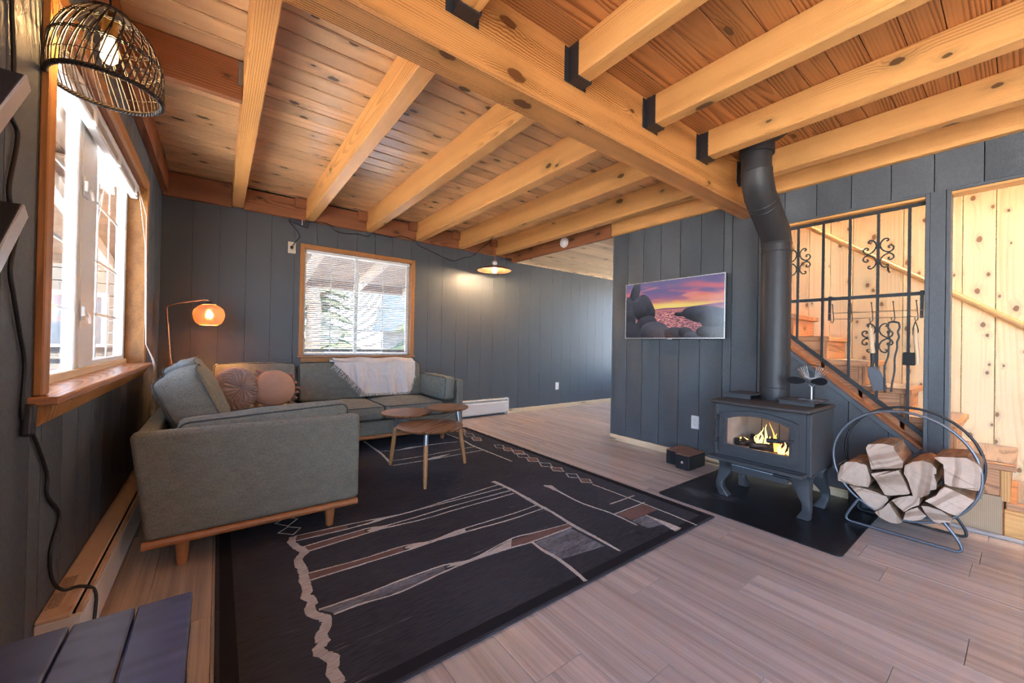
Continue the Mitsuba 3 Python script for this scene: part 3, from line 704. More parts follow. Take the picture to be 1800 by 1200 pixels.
# ------------------------------------------------------------------ window_2 (back wall)
w2 = struct('window_2', 'small white sliding window above the sofa in a stained wood casing', 'window')
xl, xr, zb2, zt2 = W2
part(w2, 'frame', prism(frame_poly(xl, zb2, xr, zt2, 0.026), 4.555, 4.595, 'y'), WHITE)
part(w2, 'stile', cbox(1.213, 1.249, 4.545, 4.59, zb2 + 0.026, zt2 - 0.026, 0.003, 2), WHITE)
for a, b in ((xl + 0.026, 1.213), (1.249, xr - 0.026)):
    part(w2, 'pane', (np.array([[a, 4.575, zb2 + .026], [b, 4.575, zb2 + .026], [b, 4.575, zt2 - .026], [a, 4.575, zt2 - .026]]), np.array([[0, 1, 2], [0, 2, 3]])), GLASS)
    m = 0.5 * (a + b)
    part(w2, 'grille_bar', cbox(m - 0.006, m + 0.006, 4.570, 4.574, zb2 + 0.026, zt2 - 0.026, 0.001, 2), WHITE)
    for z in (1.122, 1.395, 1.668):
        part(w2, 'grille_bar', cbox(a, b, 4.570, 4.574, z - 0.005, z + 0.005, 0.001, 0), WHITE)
part(w2, 'jamb_lining', box(xl - 0.02, xl, 4.47, 4.556, zb2, zt2), TRIM)
part(w2, 'jamb_lining', box(xr, xr + 0.02, 4.47, 4.556, zb2, zt2), TRIM)
part(w2, 'head_lining', box(xl, xr, 4.47, 4.556, zt2, zt2 + 0.02), TRIM)
part(w2, 'casing', cbox(0.651, xl, 4.470, 4.4895, zb2, 1.990, 0.003, 2), TRIM)
part(w2, 'casing', cbox(xr, 1.890, 4.470, 4.4895, zb2, 1.990, 0.003, 2), TRIM)
part(w2, 'casing', cbox(xl + 0.0005, xr - 0.0005, 4.470, 4.4895, zt2, 1.990, 0.003, 0), TRIM)
part(w2, 'stool', cbox(0.640, 1.902, 4.452, 4.556, 0.820, 0.8415, 0.003, 0), SILL)
part(w2, 'apron', cbox(0.672, 1.876, 4.470, 4.4895, 0.772, 0.8195, 0.003, 0), TRIM)
bl = thing('mini_blind', 'lowered white mini blind with open slats in the small back window', 'blind')
part(bl, 'head_rail', cbox(xl + 0.012, xr - 0.012, 4.505, 4.535, 1.915, 1.943, 0.002, 0), WHITE)
nsl = 50
slv = [(s * 0.0125, 0.0016 * (1 - s * s)) for s in (-1, -0.5, 0, 0.5, 1)]
for i in range(nsl):
    z = 1.905 - i * 0.0208
    v, F = [], []
    for x in (xl + 0.015, xr - 0.018):
        for s, h in slv: v.append([x, 4.520 + s, z + h - s * 0.30])
    for j in range(4): F += [[j, j + 1, j + 6], [j, j + 6, j + 5]]
    part(bl, 'slat', (np.array(v), np.array(F)), WHITE, smooth=True)
part(bl, 'bottom_rail', cbox(xl + 0.014, xr - 0.014, 4.508, 4.532, 0.852, 0.868, 0.003, 0), WHITE)
for x in (0.78, 1.17, 1.29, 1.76):
    part(bl, 'ladder_cord', join(tube([(x, 4.5070, 0.86), (x, 4.5070, 1.92)], 0.0008, 4), tube([(x, 4.5330, 0.86), (x, 4.5330, 1.92)], 0.0008, 4)), WHITECORD)
part(bl, 'tilt_wand', tube([(1.795, 4.500, 1.90), (1.795, 4.498, 0.95)], 0.003, 6), WHITECORD)

# ------------------------------------------------------------------ outside
g = single('garden_ground', join(box(-30, -0.9, 1.4, 30, -0.75, -0.60), box(-0.9, 30, 4.9, 30, -0.75, -0.60)), SNOW, 'pale sunlit ground outside the windows', 'ground', kind='structure')
pr = thing('porch_roof', 'wooden porch roof with pale rafters outside the small back window', 'porch')
sl3 = math.atan2(-0.42, 2.7)
for i in range(14):
    b = cbox(-2.2, 5.4, 0.0 + i * 0.20, 0.199 + i * 0.20, 0, 0.025, 0.003, 0)
    part(pr, 'roof_board', xf(b, rx(sl3), (0, 4.62, 2.42)), PORCH)
for x in (-1.2, 0.1, 1.02, 1.9, 2.8, 3.7):
    b = cbox(x, x + 0.09, 0.02, 2.75, -0.14, -0.001, 0.004, 1)
    part(pr, 'rafter', xf(b, rx(sl3), (0, 4.62, 2.42)), M('pale_rafter', P((0.72, 0.62, 0.50), 0.6)))
part(pr, 'header', cbox(-2.2, 5.4, 7.22, 7.34, 1.90, 2.02, 0.004, 0), PORCH)
rl = thing('porch_railing', 'pale deck railing outside the small back window', 'railing')
for z in (0.35, 0.50, 0.65, 0.80):
    part(rl, 'rail', cbox(-2.2, 5.4, 7.24, 7.29, z, z + 0.055, 0.004, 0), SIDING)
for x in (-2.0, 0.55, 2.9, 5.2):
    part(rl, 'post', cbox(x, x + 0.1, 7.19, 7.29, -0.6, 1.90, 0.004, 2), SIDING)
dk = single('porch_deck', join(*[box(-2.2, 5.4, 4.66 + i * 0.19, 4.84 + i * 0.19, -0.13, -0.10) for i in range(14)]), PORCH, 'plank deck outside the small back window', 'deck', kind='structure')
def trunk(x, y, h, r, seed):
    rr = np.random.RandomState(seed)
    pts = [(x + 0.05 * rr.randn() * k, y + 0.05 * rr.randn() * k, -0.6 + h * k / 6) for k in range(7)]
    return tube(pts, [r * (1 - 0.11 * k) for k in range(7)], 10)
def conifer(x, y, h, rad, seed, lab):
    t = thing('pine_tree', lab, 'tree', 'conifers outside')
    part(t, 'trunk', trunk(x, y, h, 0.16, seed), BARK, smooth=60)
    rr = np.random.RandomState(seed)
    ms = []
    for k in range(10):
        z = 1.0 + (h - 1.6) * k / 9.5
        r = rad * (1 - 0.85 * k / 10)
        for j in range(11):
            a = j * 2 * math.pi / 11 + rr.rand()
            rj = r * rr.uniform(0.75, 1.1)
            c, s = math.cos(a), math.sin(a)
            w = 0.28 * rj + 0.1
            top = np.array([x, y, z + 0.25])
            tip = np.array([x + rj * c, y + rj * s, z - 0.25 * rj])
            side = np.array([-s, c, 0]) * w
            mid = 0.45 * top + 0.55 * tip
            v = np.array([top, mid + side, tip, mid - side, mid + [0, 0, -0.12], mid + [0, 0, 0.10]])
            ms.append((v, np.array([[0, 1, 5], [0, 5, 3], [5, 1, 2], [5, 2, 3], [0, 4, 1], [0, 3, 4], [4, 2, 1], [4, 3, 2]])))
    part(t, 'foliage', join(*ms), FOLIAGE)
conifer(4.75, 10.3, 6.5, 1.2, 3, 'dark conifer outside, seen in the right half of the small back window')
conifer(3.0, 15.5, 6.0, 1.5, 4, 'smaller conifer far behind, near the middle of the small back window')
conifer(0.2, 19.0, 8.0, 2.0, 5, 'distant conifer at the left edge of the small back window')
t = thing('bare_trunk', 'straight tree trunk standing outside the left half of the small back window', 'tree')
part(t, 'trunk', trunk(1.62, 9.0, 7.0, 0.17, 9), BARK, smooth=60)
nb = thing('neighbour_cabin', 'blue grey metal roofed cabin far behind the porch railing', 'building')
part(nb, 'wall', cbox(5.4, 11.0, 12.6, 16.0, -0.6, 1.6, 0.01, 0), SIDING)
part(nb, 'roof', prism([(12.2, 1.5), (14.3, 3.6), (16.4, 1.5), (16.4, 1.4), (12.2, 1.4)], 5.1, 11.3, 'x'), BLUEROOF)
# view through the left window
lc = thing('garden_cabin', 'pale timber cabin with siding seen through the large left window', 'building')
for i in range(22):
    part(lc, 'siding_board', cbox(-13.0, -1.25, 11.0, 11.14, -0.6 + i * 0.24, -0.6 + i * 0.24 + 0.232, 0.01, 0), SIDING)
part(lc, 'roof', prism([(10.4, 4.72), (13.0, 5.9), (13.0, 6.0), (10.4, 4.85)], -13.4, -0.95, 'x'), BLUEROOF)
for x in (-2.75, -4.9, -7.3):
    f = part(lc, 'window', prism(frame_poly(x, 0.75, x + 1.0, 1.85, 0.09), 10.93, 11.0, 'y'), OUTWHITE)
    part(f, 'pane', box(x + 0.09, x + 0.91, 10.95, 10.99, 0.84, 1.76), M('far_pane', P((0.05, 0.07, 0.1), 0.1)))
gr = thing('garden_railing', 'white porch railing with balusters seen through the large left window', 'railing')
part(gr, 'top_rail', cbox(-2.6, -2.5, 3.0, 10.3, 0.55, 0.62, 0.005, 1), OUTWHITE)
part(gr, 'bottom_rail', cbox(-2.6, -2.5, 3.0, 10.3, -0.3, -0.24, 0.005, 1), OUTWHITE)
for i in range(44):
    part(gr, 'baluster', cbox(-2.575, -2.525, 3.1 + i * 0.16, 3.15 + i * 0.16, -0.24, 0.55, 0.003, 2), OUTWHITE)
for y in (4.2, 7.0, 9.9):
    part(gr, 'post', cbox(-2.61, -2.49, y, y + 0.12, -0.6, 2.5, 0.006, 2), OUTWHITE)
ev = thing('eave_roof', 'timber eave outside the large left window', 'roof')
for i in range(3):
    b = cbox(0.8 + i * 0.2, 0.998 + i * 0.2, 0.9, 14.0, 0, 0.03, 0.003, 1)
    part(ev, 'board', xf(b, ry(math.radians(-12)), (-0.60 - 1.4, 0, 2.28)), PORCH)
conifer(-4.6, 8.6, 7.5, 1.3, 22, 'conifer in the garden, seen through the left window')

# ------------------------------------------------------------------ rug
rg = thing('area_rug', 'large charcoal rug with cream and brown abstract line pattern', 'rug')
part(rg, 'field', cbox(0.008, 2.352, 1.092, 3.985, 0.0003, 0.0085, 0.004, 1), RUG)
part(rg, 'border', prism(frame_poly(0.022, 1.106, 2.338, 3.971, 0.045), 0.0086, 0.0098, 'z'), M('rug_edge', P((0.017, 0.017, 0.020), 0.95, spec=0.1)))
def strip(pts, w, seed, jag=0.25):
    q = curve(pts, 5)
    rr = np.random.RandomState(seed)
    t = np.gradient(q, axis=0); t /= np.linalg.norm(t, axis=1, keepdims=True)
    nrm = np.stack([-t[:, 1], t[:, 0]], 1)
    w = np.interp(np.linspace(0, 1, len(q)), np.linspace(0, 1, len(np.atleast_1d(w))), np.atleast_1d(w)) / 2
    l = q + nrm * (w * (1 + jag * rr.randn(len(q))))[:, None]
    r = q - nrm * (w * (1 + jag * rr.randn(len(q))))[:, None]
    v = np.vstack([np.c_[l, np.zeros(len(l))], np.c_[r, np.zeros(len(r))]])
    n = len(q); F = []
    for i in range(n - 1): F += [[i, n + i, n + i + 1], [i, n + i + 1, i + 1]]
    v2 = np.vstack([v + [0, 0, 0.0100], v + [0, 0, 0.0086]])
    S = []
    for a in (list(range(n)), list(range(2 * n - 1, n - 1, -1))):
        for i, j in zip(a[:-1], a[1:]): S += [[i, j, j + 2 * n], [i, j + 2 * n, i + 2 * n]]
    return v2, np.array(F + S)
RL_W = {'L1': 0.036, 'L2': [0.03, 0.022, 0.03, 0.02, 0.024, 0.018, 0.016], 'L3': [0.014, 0.02, 0.018], 'L4': 0.02, 'L5': [0.012, 0.02, 0.012], 'L6': [0.03, 0.014, 0.012, 0.012], 'L7': 0.010, 'X1': 0.009, 't1': 0.01}
RUG_LINES= {'L1': [(0.32, 2.215), (0.304, 2.151), (0.324, 2.079), (0.338, 2.032), (0.306, 1.972), (0.308, 1.899), (0.307, 1.848), (0.302, 1.788), (0.3, 1.712), (0.289, 1.669), (0.303, 1.634), (0.287, 1.579), (0.295, 1.537), (0.323, 1.499), (0.317, 1.458), (0.291, 1.416), (0.297, 1.386), (0.274, 1.353), (0.292, 1.318), (0.304, 1.282), (0.291, 1.253), (0.296, 1.212), (0.302, 1.184)], 'L2': [(1.597, 2.302), (1.61, 2.095), (1.598, 1.871), (1.594, 1.673), (1.575, 1.494), (1.573, 1.319), (1.569, 1.174)], 'L3': [(1.274, 1.486), (1.267, 1.392), (1.274, 1.32), (1.266, 1.196), (1.251, 1.106)], 'L4': [(1.168, 3.935), (1.168, 3.477), (1.152, 3.241), (1.126, 3.073)], 'L5': [(1.996, 3.783), (2.011, 3.476), (1.983, 3.228), (1.988, 2.986), (1.997, 2.606)], 'L6': [(1.851, 2.035), (1.858, 1.926), (1.839, 1.685), (1.874, 1.48), (1.87, 1.289)], 'L7': [(2.15, 1.859), (2.158, 1.578), (2.157, 1.285), (2.147, 1.096)], 'X1': [(1.974, 1.561), (2.222, 1.557)], 'b1a': [(0.326, 2.218), (0.572, 2.198), (0.718, 2.179), (0.891, 2.158), (1.226, 2.191), (1.585, 2.228)], 'b1b': [(0.328, 2.161), (0.565, 2.147), (0.694, 2.154), (0.907, 2.156), (1.209, 2.159), (1.593, 2.157)], 'b2a': [(0.341, 2.08), (0.631, 2.094), (0.744, 2.07), (0.943, 2.077), (1.171, 2.091), (1.594, 2.093)], 'b2b': [(0.351, 2.023), (0.63, 2.042), (0.735, 2.045), (0.938, 2.027), (1.179, 2.036), (1.583, 2.04)], 'b3a': [(0.324, 1.831), (0.524, 1.813), (0.729, 1.814), (0.858, 1.784), (1.063, 1.801), (1.385, 1.798), (1.594, 1.811)], 'b3b': [(0.31, 1.773), (0.512, 1.771), (0.725, 1.766), (0.867, 1.77), (1.06, 1.765), (1.345, 1.745), (1.589, 1.754)], 'b4a': [(0.313, 1.561), (0.474, 1.554), (0.613, 1.559), (0.819, 1.555), (0.949, 1.525), (1.213, 1.571), (1.347, 1.55), (1.571, 1.521)], 'b4b': [(0.352, 1.503), (0.459, 1.503), (0.586, 1.487), (0.809, 1.509), (0.948, 1.514), (1.159, 1.5), (1.274, 1.486), (1.555, 1.483)], 'u1': [(1.193, 3.505), (1.342, 3.453), (1.617, 3.465), (1.943, 3.437)], 'u2': [(1.175, 3.168), (1.46, 3.158), (1.767, 3.176), (1.984, 3.178)], 'u3': [(1.132, 3.051), (1.45, 3.024), (1.687, 3.03), (1.987, 3.032)], 'k1': [(1.886, 1.453), (2.18, 1.451)], 't1': [(2.024, 1.339), (2.027, 1.213), (2.003, 1.124)]}
RUG_POLYS= {'b1': [(0.329, 2.202), (0.57, 2.191), (0.566, 2.154), (0.329, 2.167)], 'b2': [(0.348, 2.068), (0.629, 2.087), (0.63, 2.05), (0.352, 2.028)], 'b3': [(0.325, 1.825), (0.523, 1.808), (0.727, 1.809), (0.724, 1.773), (0.514, 1.776), (0.312, 1.776)], 'b4h': [(0.32, 1.552), (0.472, 1.547), (0.61, 1.551), (0.815, 1.547), (0.809, 1.514), (0.588, 1.494), (0.461, 1.51), (0.359, 1.506)], 'b4b': [(1.184, 1.556), (1.343, 1.545), (1.566, 1.516), (1.557, 1.489), (1.278, 1.49), (1.156, 1.509)], 'hat': [(1.285, 1.472), (1.54, 1.477), (1.543, 1.25), (1.279, 1.287)], 'k': [(1.891, 1.44), (2.147, 1.442), (2.145, 1.341), (1.897, 1.346)], 'kh': [(1.891, 1.341), (2.024, 1.339), (1.997, 1.209), (1.892, 1.233)], 'w1': [(0.644, 2.139), (0.733, 2.178), (0.842, 2.164), (0.722, 2.143)], 'w2': [(0.635, 2.068), (0.673, 2.087), (0.773, 2.066), (0.658, 2.037)], 'w3': [(0.732, 1.793), (0.78, 1.811), (0.863, 1.78), (0.768, 1.761)], 'w3b': [(0.863, 1.78), (1.014, 1.805), (1.069, 1.805), (1.057, 1.76), (0.973, 1.76)], 'w4': [(0.819, 1.533), (0.871, 1.546), (0.951, 1.518), (0.871, 1.518)], 'w4b': [(0.951, 1.518), (1.085, 1.539), (1.209, 1.566), (1.155, 1.503), (1.065, 1.509)], 'w5': [(1.333, 3.458), (1.457, 3.495), (1.563, 3.475), (1.434, 3.439)], 'w6': [(1.662, 3.089), (1.552, 3.037), (1.396, 3.041), (1.491, 3.077)], 't': [(2.024, 1.339), (2.04, 1.221), (2.043, 1.128), (1.977, 1.126), (2.001, 1.214)], 'l6': [(1.851, 2.035), (1.894, 2.005), (1.855, 1.879), (1.842, 1.937)], 'd1': [(0.258, 2.431), (0.324, 2.486), (0.374, 2.426), (0.313, 2.354)], 'd2': [(0.313, 2.354), (0.369, 2.299), (0.323, 2.234), (0.258, 2.301)], 'z0': [(2.205, 2.89), (2.283, 2.817), (2.222, 2.7), (2.147, 2.771)], 'z1': [(2.171, 2.777), (2.246, 2.706), (2.189, 2.597), (2.116, 2.665)], 'z2': [(2.166, 2.632), (2.239, 2.564), (2.184, 2.463), (2.113, 2.529)], 'z3': [(2.165, 2.456), (2.235, 2.392), (2.182, 2.3), (2.114, 2.363)], 'z4': [(2.162, 2.313), (2.23, 2.251), (2.179, 2.167), (2.113, 2.227)], 'z5': [(2.157, 2.133), (2.221, 2.075), (2.173, 2.0), (2.11, 2.057)], 'z6': [(2.156, 1.996), (2.218, 1.94), (2.172, 1.872), (2.111, 1.926)], 'y0': [(2.197, 3.958), (2.277, 3.889), (2.219, 3.739), (2.141, 3.805)], 'y1': [(2.165, 3.708), (2.242, 3.643), (2.188, 3.508), (2.113, 3.57)], 'y2': [(2.139, 3.509), (2.213, 3.447), (2.162, 3.324), (2.09, 3.383)], 'y3': [(2.171, 3.132), (2.24, 3.075), (2.191, 2.97), (2.124, 3.026)], 'y4': [(2.18, 3.001), (2.247, 2.946), (2.2, 2.848), (2.134, 2.902)]}
for i, (k_, pts) in enumerate(RUG_LINES.items()):
    part(rg, 'line_motif', strip(pts, RL_W.get(k_, 0.0085), 50 + i, 0.12 if k_ in RL_W else 0.2), RUGCREAM)
for i, (k_, pts) in enumerate(RUG_POLYS.items()):
    pg = Polygon(pts).buffer(0)
    if k_[0] in 'dyz':
        rim = pg.difference(pg.buffer(-0.007))
        part(rg, 'diamond_motif', prism(rim, 0.0086, 0.0100, 'z'), RUGCREAM)
        if k_[0] in 'zy' and int(k_[1]) % 2 == 0 and pg.buffer(-0.007).area > 1e-4:
            part(rg, 'diamond_fill', prism(pg.buffer(-0.0072), 0.0086, 0.0098, 'z'), RUGBROWN)
    else:
        m_ = RUGBROWN if k_ in ('b1', 'b2', 'b3', 'b4b', 'k') else (RUGGREY if k_ in ('b4h', 'hat', 'kh') else RUGCREAM)
        part(rg, 'block_motif', prism(pg, 0.0086, 0.0099 if m_ != RUGCREAM else 0.0102, 'z'), m_)

# ------------------------------------------------------------------ corner sofa
so = thing('corner_sofa', 'large L shaped grey green sofa on a wooden base in the corner', 'sofa')
Lp = Polygon([(-0.225, 2.262), (0.598, 2.262), (0.598, 3.575), (1.985, 3.575), (1.985, 4.365), (-0.225, 4.365)])
part(so, 'base', prism(Lp, 0.147, 0.272, 'z'), FABRIC)
def hull(pts, r, n=16):
    s = manifold3d.Manifold.sphere(r, n)
    m = manifold3d.Manifold.batch_hull([s.translate(list(map(float, p))) for p in pts]).to_mesh()
    return np.array(m.vert_properties[:, :3], float), np.array(m.tri_verts)
r_ = 0.022
def slab8(x0, x1, y0, y1, z0, z1, r, dx0=0, dx1=0, dy0=0, dy1=0):
    """hull of 8 spheres; d* shift the top"""
    pts = []
    for (x, dx) in ((x0 + r, dx0), (x1 - r, dx1)):
        for (y, dy) in ((y0 + r, dy0), (y1 - r, dy1)):
            pts += [(x, y, z0 + r), (x + dx, y + dy, z1 - r)]
    return hull(pts, r)
part(so, 'arm_panel', slab8(-0.232, 0.628, 2.188, 2.262, 0.147, 0.602, r_, dx0=-0.05), FABRIC, smooth=40)
part(so, 'back_panel', slab8(-0.230, -0.155, 2.215, 4.43, 0.147, 0.590, r_, dx0=-0.05, dx1=-0.05), FABRIC, smooth=40)
part(so, 'back_panel', slab8(-0.29, 2.03, 4.362, 4.435, 0.147, 0.600, r_), FABRIC, smooth=40)
part(so, 'arm_panel', slab8(1.985, 2.058, 3.545, 4.43, 0.147, 0.618, r_), FABRIC, smooth=40)
part(so, 'rail', tube([(-0.238, 2.200, 0.130), (0.622, 2.200, 0.130)], 0.0175, 12), SOFAWOOD, smooth=50)
part(so, 'rail', tube([(0.610, 2.212, 0.130), (0.610, 3.56, 0.130)], 0.0165, 12), SOFAWOOD, smooth=50)
part(so, 'rail', tube([(0.60, 3.560, 0.130), (2.05, 3.560, 0.130)], 0.0175, 12), SOFAWOOD, smooth=50)
part(so, 'rail', tube([(2.045, 3.56, 0.130), (2.045, 4.42, 0.130)], 0.0165, 12), SOFAWOOD, smooth=50)
for x, y in ((-0.11, 2.248), (0.495, 2.250), (0.52, 3.45), (1.87, 3.640), (1.93, 4.33), (-0.15, 4.33), (0.72, 3.66)):
    part(so, 'leg', lathe([(0, 0.0), (0.016, 0.0), (0.018, 0.004), (0.027, 0.116), (0, 0.116)] if not (0.0 < x < 2.36 and 1.09 < y < 3.99) else [(0, 0.0102), (0.016, 0.0102), (0.018, 0.014), (0.027, 0.116), (0, 0.116)], 16, (x, y, 0)), SOFAWOOD, smooth=40)
def rect_loop(a, b, r, n=5):
    pts = []
    for cx, cy, a0 in ((a - r, b - r, 0), (-(a - r), b - r, 90), (-(a - r), -(b - r), 180), (a - r, -(b - r), 270)):
        for t in np.linspace(0, 90, n): pts.append((cx + r * math.cos(math.radians(a0 + t)), cy + r * math.sin(math.radians(a0 + t))))
    return np.array(pts)
def pillow(name, c, size, thin, rot=np.eye(3), r=0.04, puff=0.03, seed=0, wr=0.010, mat=FABRIC, n=16, pipe=True):
    """box cushion; thin: index of the thin axis; piping round both faces"""
    pf = [0.012, 0.012, 0.012]; pf[thin] = puff
    m = cushion(*size, r=r, puff=pf, n=n, wrinkle=wr, seed=seed)
    key = part(so, name, xf(m, rot, c), mat, smooth=True)
    if pipe:
        o = [k for k in range(3) if k != thin]
        loop = rect_loop(size[o[0]] / 2 - 0.006, size[o[1]] / 2 - 0.006, r)
        for s in (-1, 1):
            q = np.zeros((len(loop), 3)); q[:, o[0]] = loop[:, 0]; q[:, o[1]] = loop[:, 1]; q[:, thin] = s * (size[thin] / 2 - 0.013)
            # follow the soft outline
            dd = q / np.linalg.norm(q, axis=1, keepdims=True)
            q = q + wr * (meshkit.fbm(q * 9 + seed * 7.3, 3)[:, None] - 0.5) * 2 * dd
            part(key, 'piping', xf(tube(q, 0.0034, 6, closed=True), rot, c), PIPING, smooth=60)
    return key
SZ = 0.345
pillow('seat_cushion', (0.20, 2.85, SZ), (0.80, 0.70, 0.135), 2, seed=1)
pillow('seat_cushion', (0.20, 3.39, SZ), (0.80, 0.36, 0.135), 2, seed=2)
pillow('seat_cushion', (0.215, 3.865, SZ), (0.80, 0.60, 0.135), 2, seed=3)
pillow('seat_cushion', (0.930, 3.855, SZ), (0.62, 0.62, 0.135), 2, seed=4)
pillow('seat_cushion', (1.545, 3.855, SZ), (0.60, 0.62, 0.135), 2, seed=5)
lean = rx(math.radians(-13))
BCY, BCZ = 4.215, 0.585
pillow('back_cushion', (0.280, BCY, BCZ), (0.63, 0.17, 0.385), 1, lean, seed=6, wr=0.014)
pillow('back_cushion', (0.925, BCY, BCZ), (0.62, 0.17, 0.385), 1, lean, seed=7)
pillow('back_cushion', (1.545, BCY, BCZ - 0.005), (0.61, 0.17, 0.38), 1, lean, seed=8)
leanl = ry(math.radians(-24))
pillow('back_cushion', (-0.085, 2.735, 0.620), (0.20, 0.57, 0.43), 0, leanl, seed=9, wr=0.016, r=0.05)
pillow('back_cushion', (-0.105, 3.42, 0.640), (0.18, 0.72, 0.43), 0, leanl, seed=10, wr=0.014, r=0.05)
pillow('arm_cushion', (0.230, 2.335, 0.525), (0.73, 0.135, 0.24), 1, rx(math.radians(4)) @ ry(math.radians(-3)), seed=11, wr=0.014)
pillow('arm_cushion', (1.905, 3.885, 0.530), (0.135, 0.66, 0.24), 0, ry(math.radians(3)), seed=12, wr=0.010)

# round cushions
def disc_cushion(c, nrm, rad, thick, ruched, seed):
    nr, nt = 26, 96
    V, F = [], []
    for side in (1, -1):
        base = len(V)
        for i in range(nr + 1):
            q = i / nr
            for j in range(nt):
                t = 2 * math.pi * j / nt
                h = thick * math.sqrt(max(0.0, 1 - q ** 2.6)) * (1 - 0.5 * math.exp(-(q / 0.10) ** 2) * ruched)
                rr = q
                if ruched and side > 0:
                    fold = math.sin(t * 21 + 5 * q + 2.0 * math.sin(3 * t)) * (0.020 * (q ** 0.7) * (1 - smoothq(q)))
                    smock = 0.016 * math.sin(26 * t + (3.1416 if int(q * 14) % 2 else 0)) * smoothq(q)
                    h += fold + smock * (1 - q ** 6)
                V.append([rad * rr * math.cos(t), rad * rr * math.sin(t), side * h])
        for i in range(nr):
            for j in range(nt):
                a, b = base + i * nt + j, base + i * nt + (j + 1) % nt
                d, e = a + nt, b + nt
                F += [[a, d, e], [a, e, b]] if side > 0 else [[a, e, d], [a, b, e]]
    v = np.array(V)
    z = np.array(nrm, float); z /= np.linalg.norm(z)
    x = np.cross([0, 0, 1.0], z); x /= np.linalg.norm(x)
    y = np.cross(z, x)
    Rm = np.stack([x, y, z], 1)
    v += 0.006 * (meshkit.fbm(v * 14 + seed, 3)[:, None] - 0.5)
    return xf((v, np.array(F)), Rm, c), Rm
def smoothq(q): 
    t = min(1, max(0, (q - 0.55) / 0.2)); return t * t * (3 - 2 * t)
m_, Rm = disc_cushion((0.115, 3.775, 0.600), (0.42, -0.86, 0.22), 0.176, 0.085, 1, 3)
rc = thing('round_cushion', 'round mauve ruched velvet cushion with a centre button, leaning in the sofa corner', 'cushion', 'round cushions on the sofa')
part(rc, 'cover', m_, MAUVE, smooth=True)
part(rc, 'button', xf(lathe([(0, 0.008), (0.010, 0.005), (0.012, 0), (0, -0.004)][::-1], 16), Rm, np.array([0.115, 3.775, 0.600]) + Rm @ np.array([0, 0, 0.048])), MAUVE, smooth=True)
m_, Rm = disc_cushion((0.385, 3.835, 0.586), (0.10, -0.93, 0.30), 0.158, 0.080, 0, 8)
rc = thing('round_cushion', 'round peach linen cushion with rose tassels round its rim', 'cushion', 'round cushions on the sofa')
part(rc, 'cover', m_, PEACH, smooth=True)
rr = np.random.RandomState(4)
for j in range(24):
    t = 2 * math.pi * j / 24
    p0 = np.array([0.150 * math.cos(t), 0.150 * math.sin(t), -0.01])
    p1 = p0 * 1.16 + [0, 0, 0.01 * rr.randn()]
    p2 = p0 * 1.30 + [0.012 * rr.randn(), 0.012 * rr.randn(), 0.012 * rr.randn()]
    tt = tube(np.stack([p0, p0 * 1.05, p1, p2]), [0.004, 0.010, 0.009, 0.013], 7)
    w = xf(tt, Rm, (0.385, 3.835, 0.586))
    if w[0][:, 2].min() > 0.418 and not (0.9 < t < 1.9):
        part(rc, 'tassel', w, TASSEL, smooth=50)

# throw blanket
th = thing('throw_blanket', 'cream fringed throw draped over the right back cushion of the sofa', 'blanket')
def front_y(z):
    h = (z - BCZ) / math.cos(math.radians(13))
    return BCY + h * math.sin(math.radians(13)) - 0.125
def hem(x):
    return float(np.interp(x, [0.92, 0.98, 1.06, 1.20, 1.62, 1.70, 1.76], [0.770, 0.715, 0.62, 0.470, 0.462, 0.52, 0.63]))
NX, NZ = 70, 44
V = []
for i in range(NX + 1):
    x = 0.92 + 0.84 * i / NX
    hz = hem(x)
    fold = 0.014 * math.sin(x * 31) * math.sin(x * 11 + 1) + 0.010 * math.sin(x * 57 + 2)
    fold += 0.022 * math.exp(-((x - 1.63) / 0.03) ** 2) - 0.02 * math.exp(-((x - 1.55) / 0.025) ** 2)
    for j in range(NZ + 1):
        s = j / NZ
        top = 0.800 + 0.006 * math.sin(x * 17)
        lenf = max(0.0, top - hz)
        tot = 0.16 + lenf
        d = s * tot
        if d < 0.05: y, z = 4.33, top - 0.055 + d
        elif d < 0.16:
            a = (d - 0.05) / 0.11 * math.pi
            y = 4.25 + 0.085 * math.cos(a); z = top - 0.005 + 0.030 * math.sin(a)
        else:
            z = top - 0.005 - (d - 0.16)
            y = min(4.165, front_y(z) - 0.008)
        k2 = min(1, max(0, (d - 0.10) / 0.2))
        y -= abs(fold) * k2 * 1.3 + 0.004 * meshkit.fbm(np.array([[x * 25, z * 9, 1.0]]), 2)[0]
        xx = x + 0.012 * math.sin(z * 14 + x * 5) * k2
        V.append([xx, y, z])
F = []
for i in range(NX):
    for j in range(NZ):
        a = i * (NZ + 1) + j
        F += [[a, a + NZ + 1, a + NZ + 2], [a, a + NZ + 2, a + 1]]
V = np.array(V); F = np.array(F)
nV = len(V)
tm = trimesh.Trimesh(V, F, process=False)
V2 = V - np.array(tm.vertex_normals) * 0.004
if np.array(tm.vertex_normals)[nV // 2][1] > 0: V2 = V + np.array(tm.vertex_normals) * 0.004
part(th, 'cloth', (np.vstack([V, V2]), np.vstack([F, F[:, ::-1] + nV])), THROW, smooth=True)
fr = []
rr = np.random.RandomState(9)
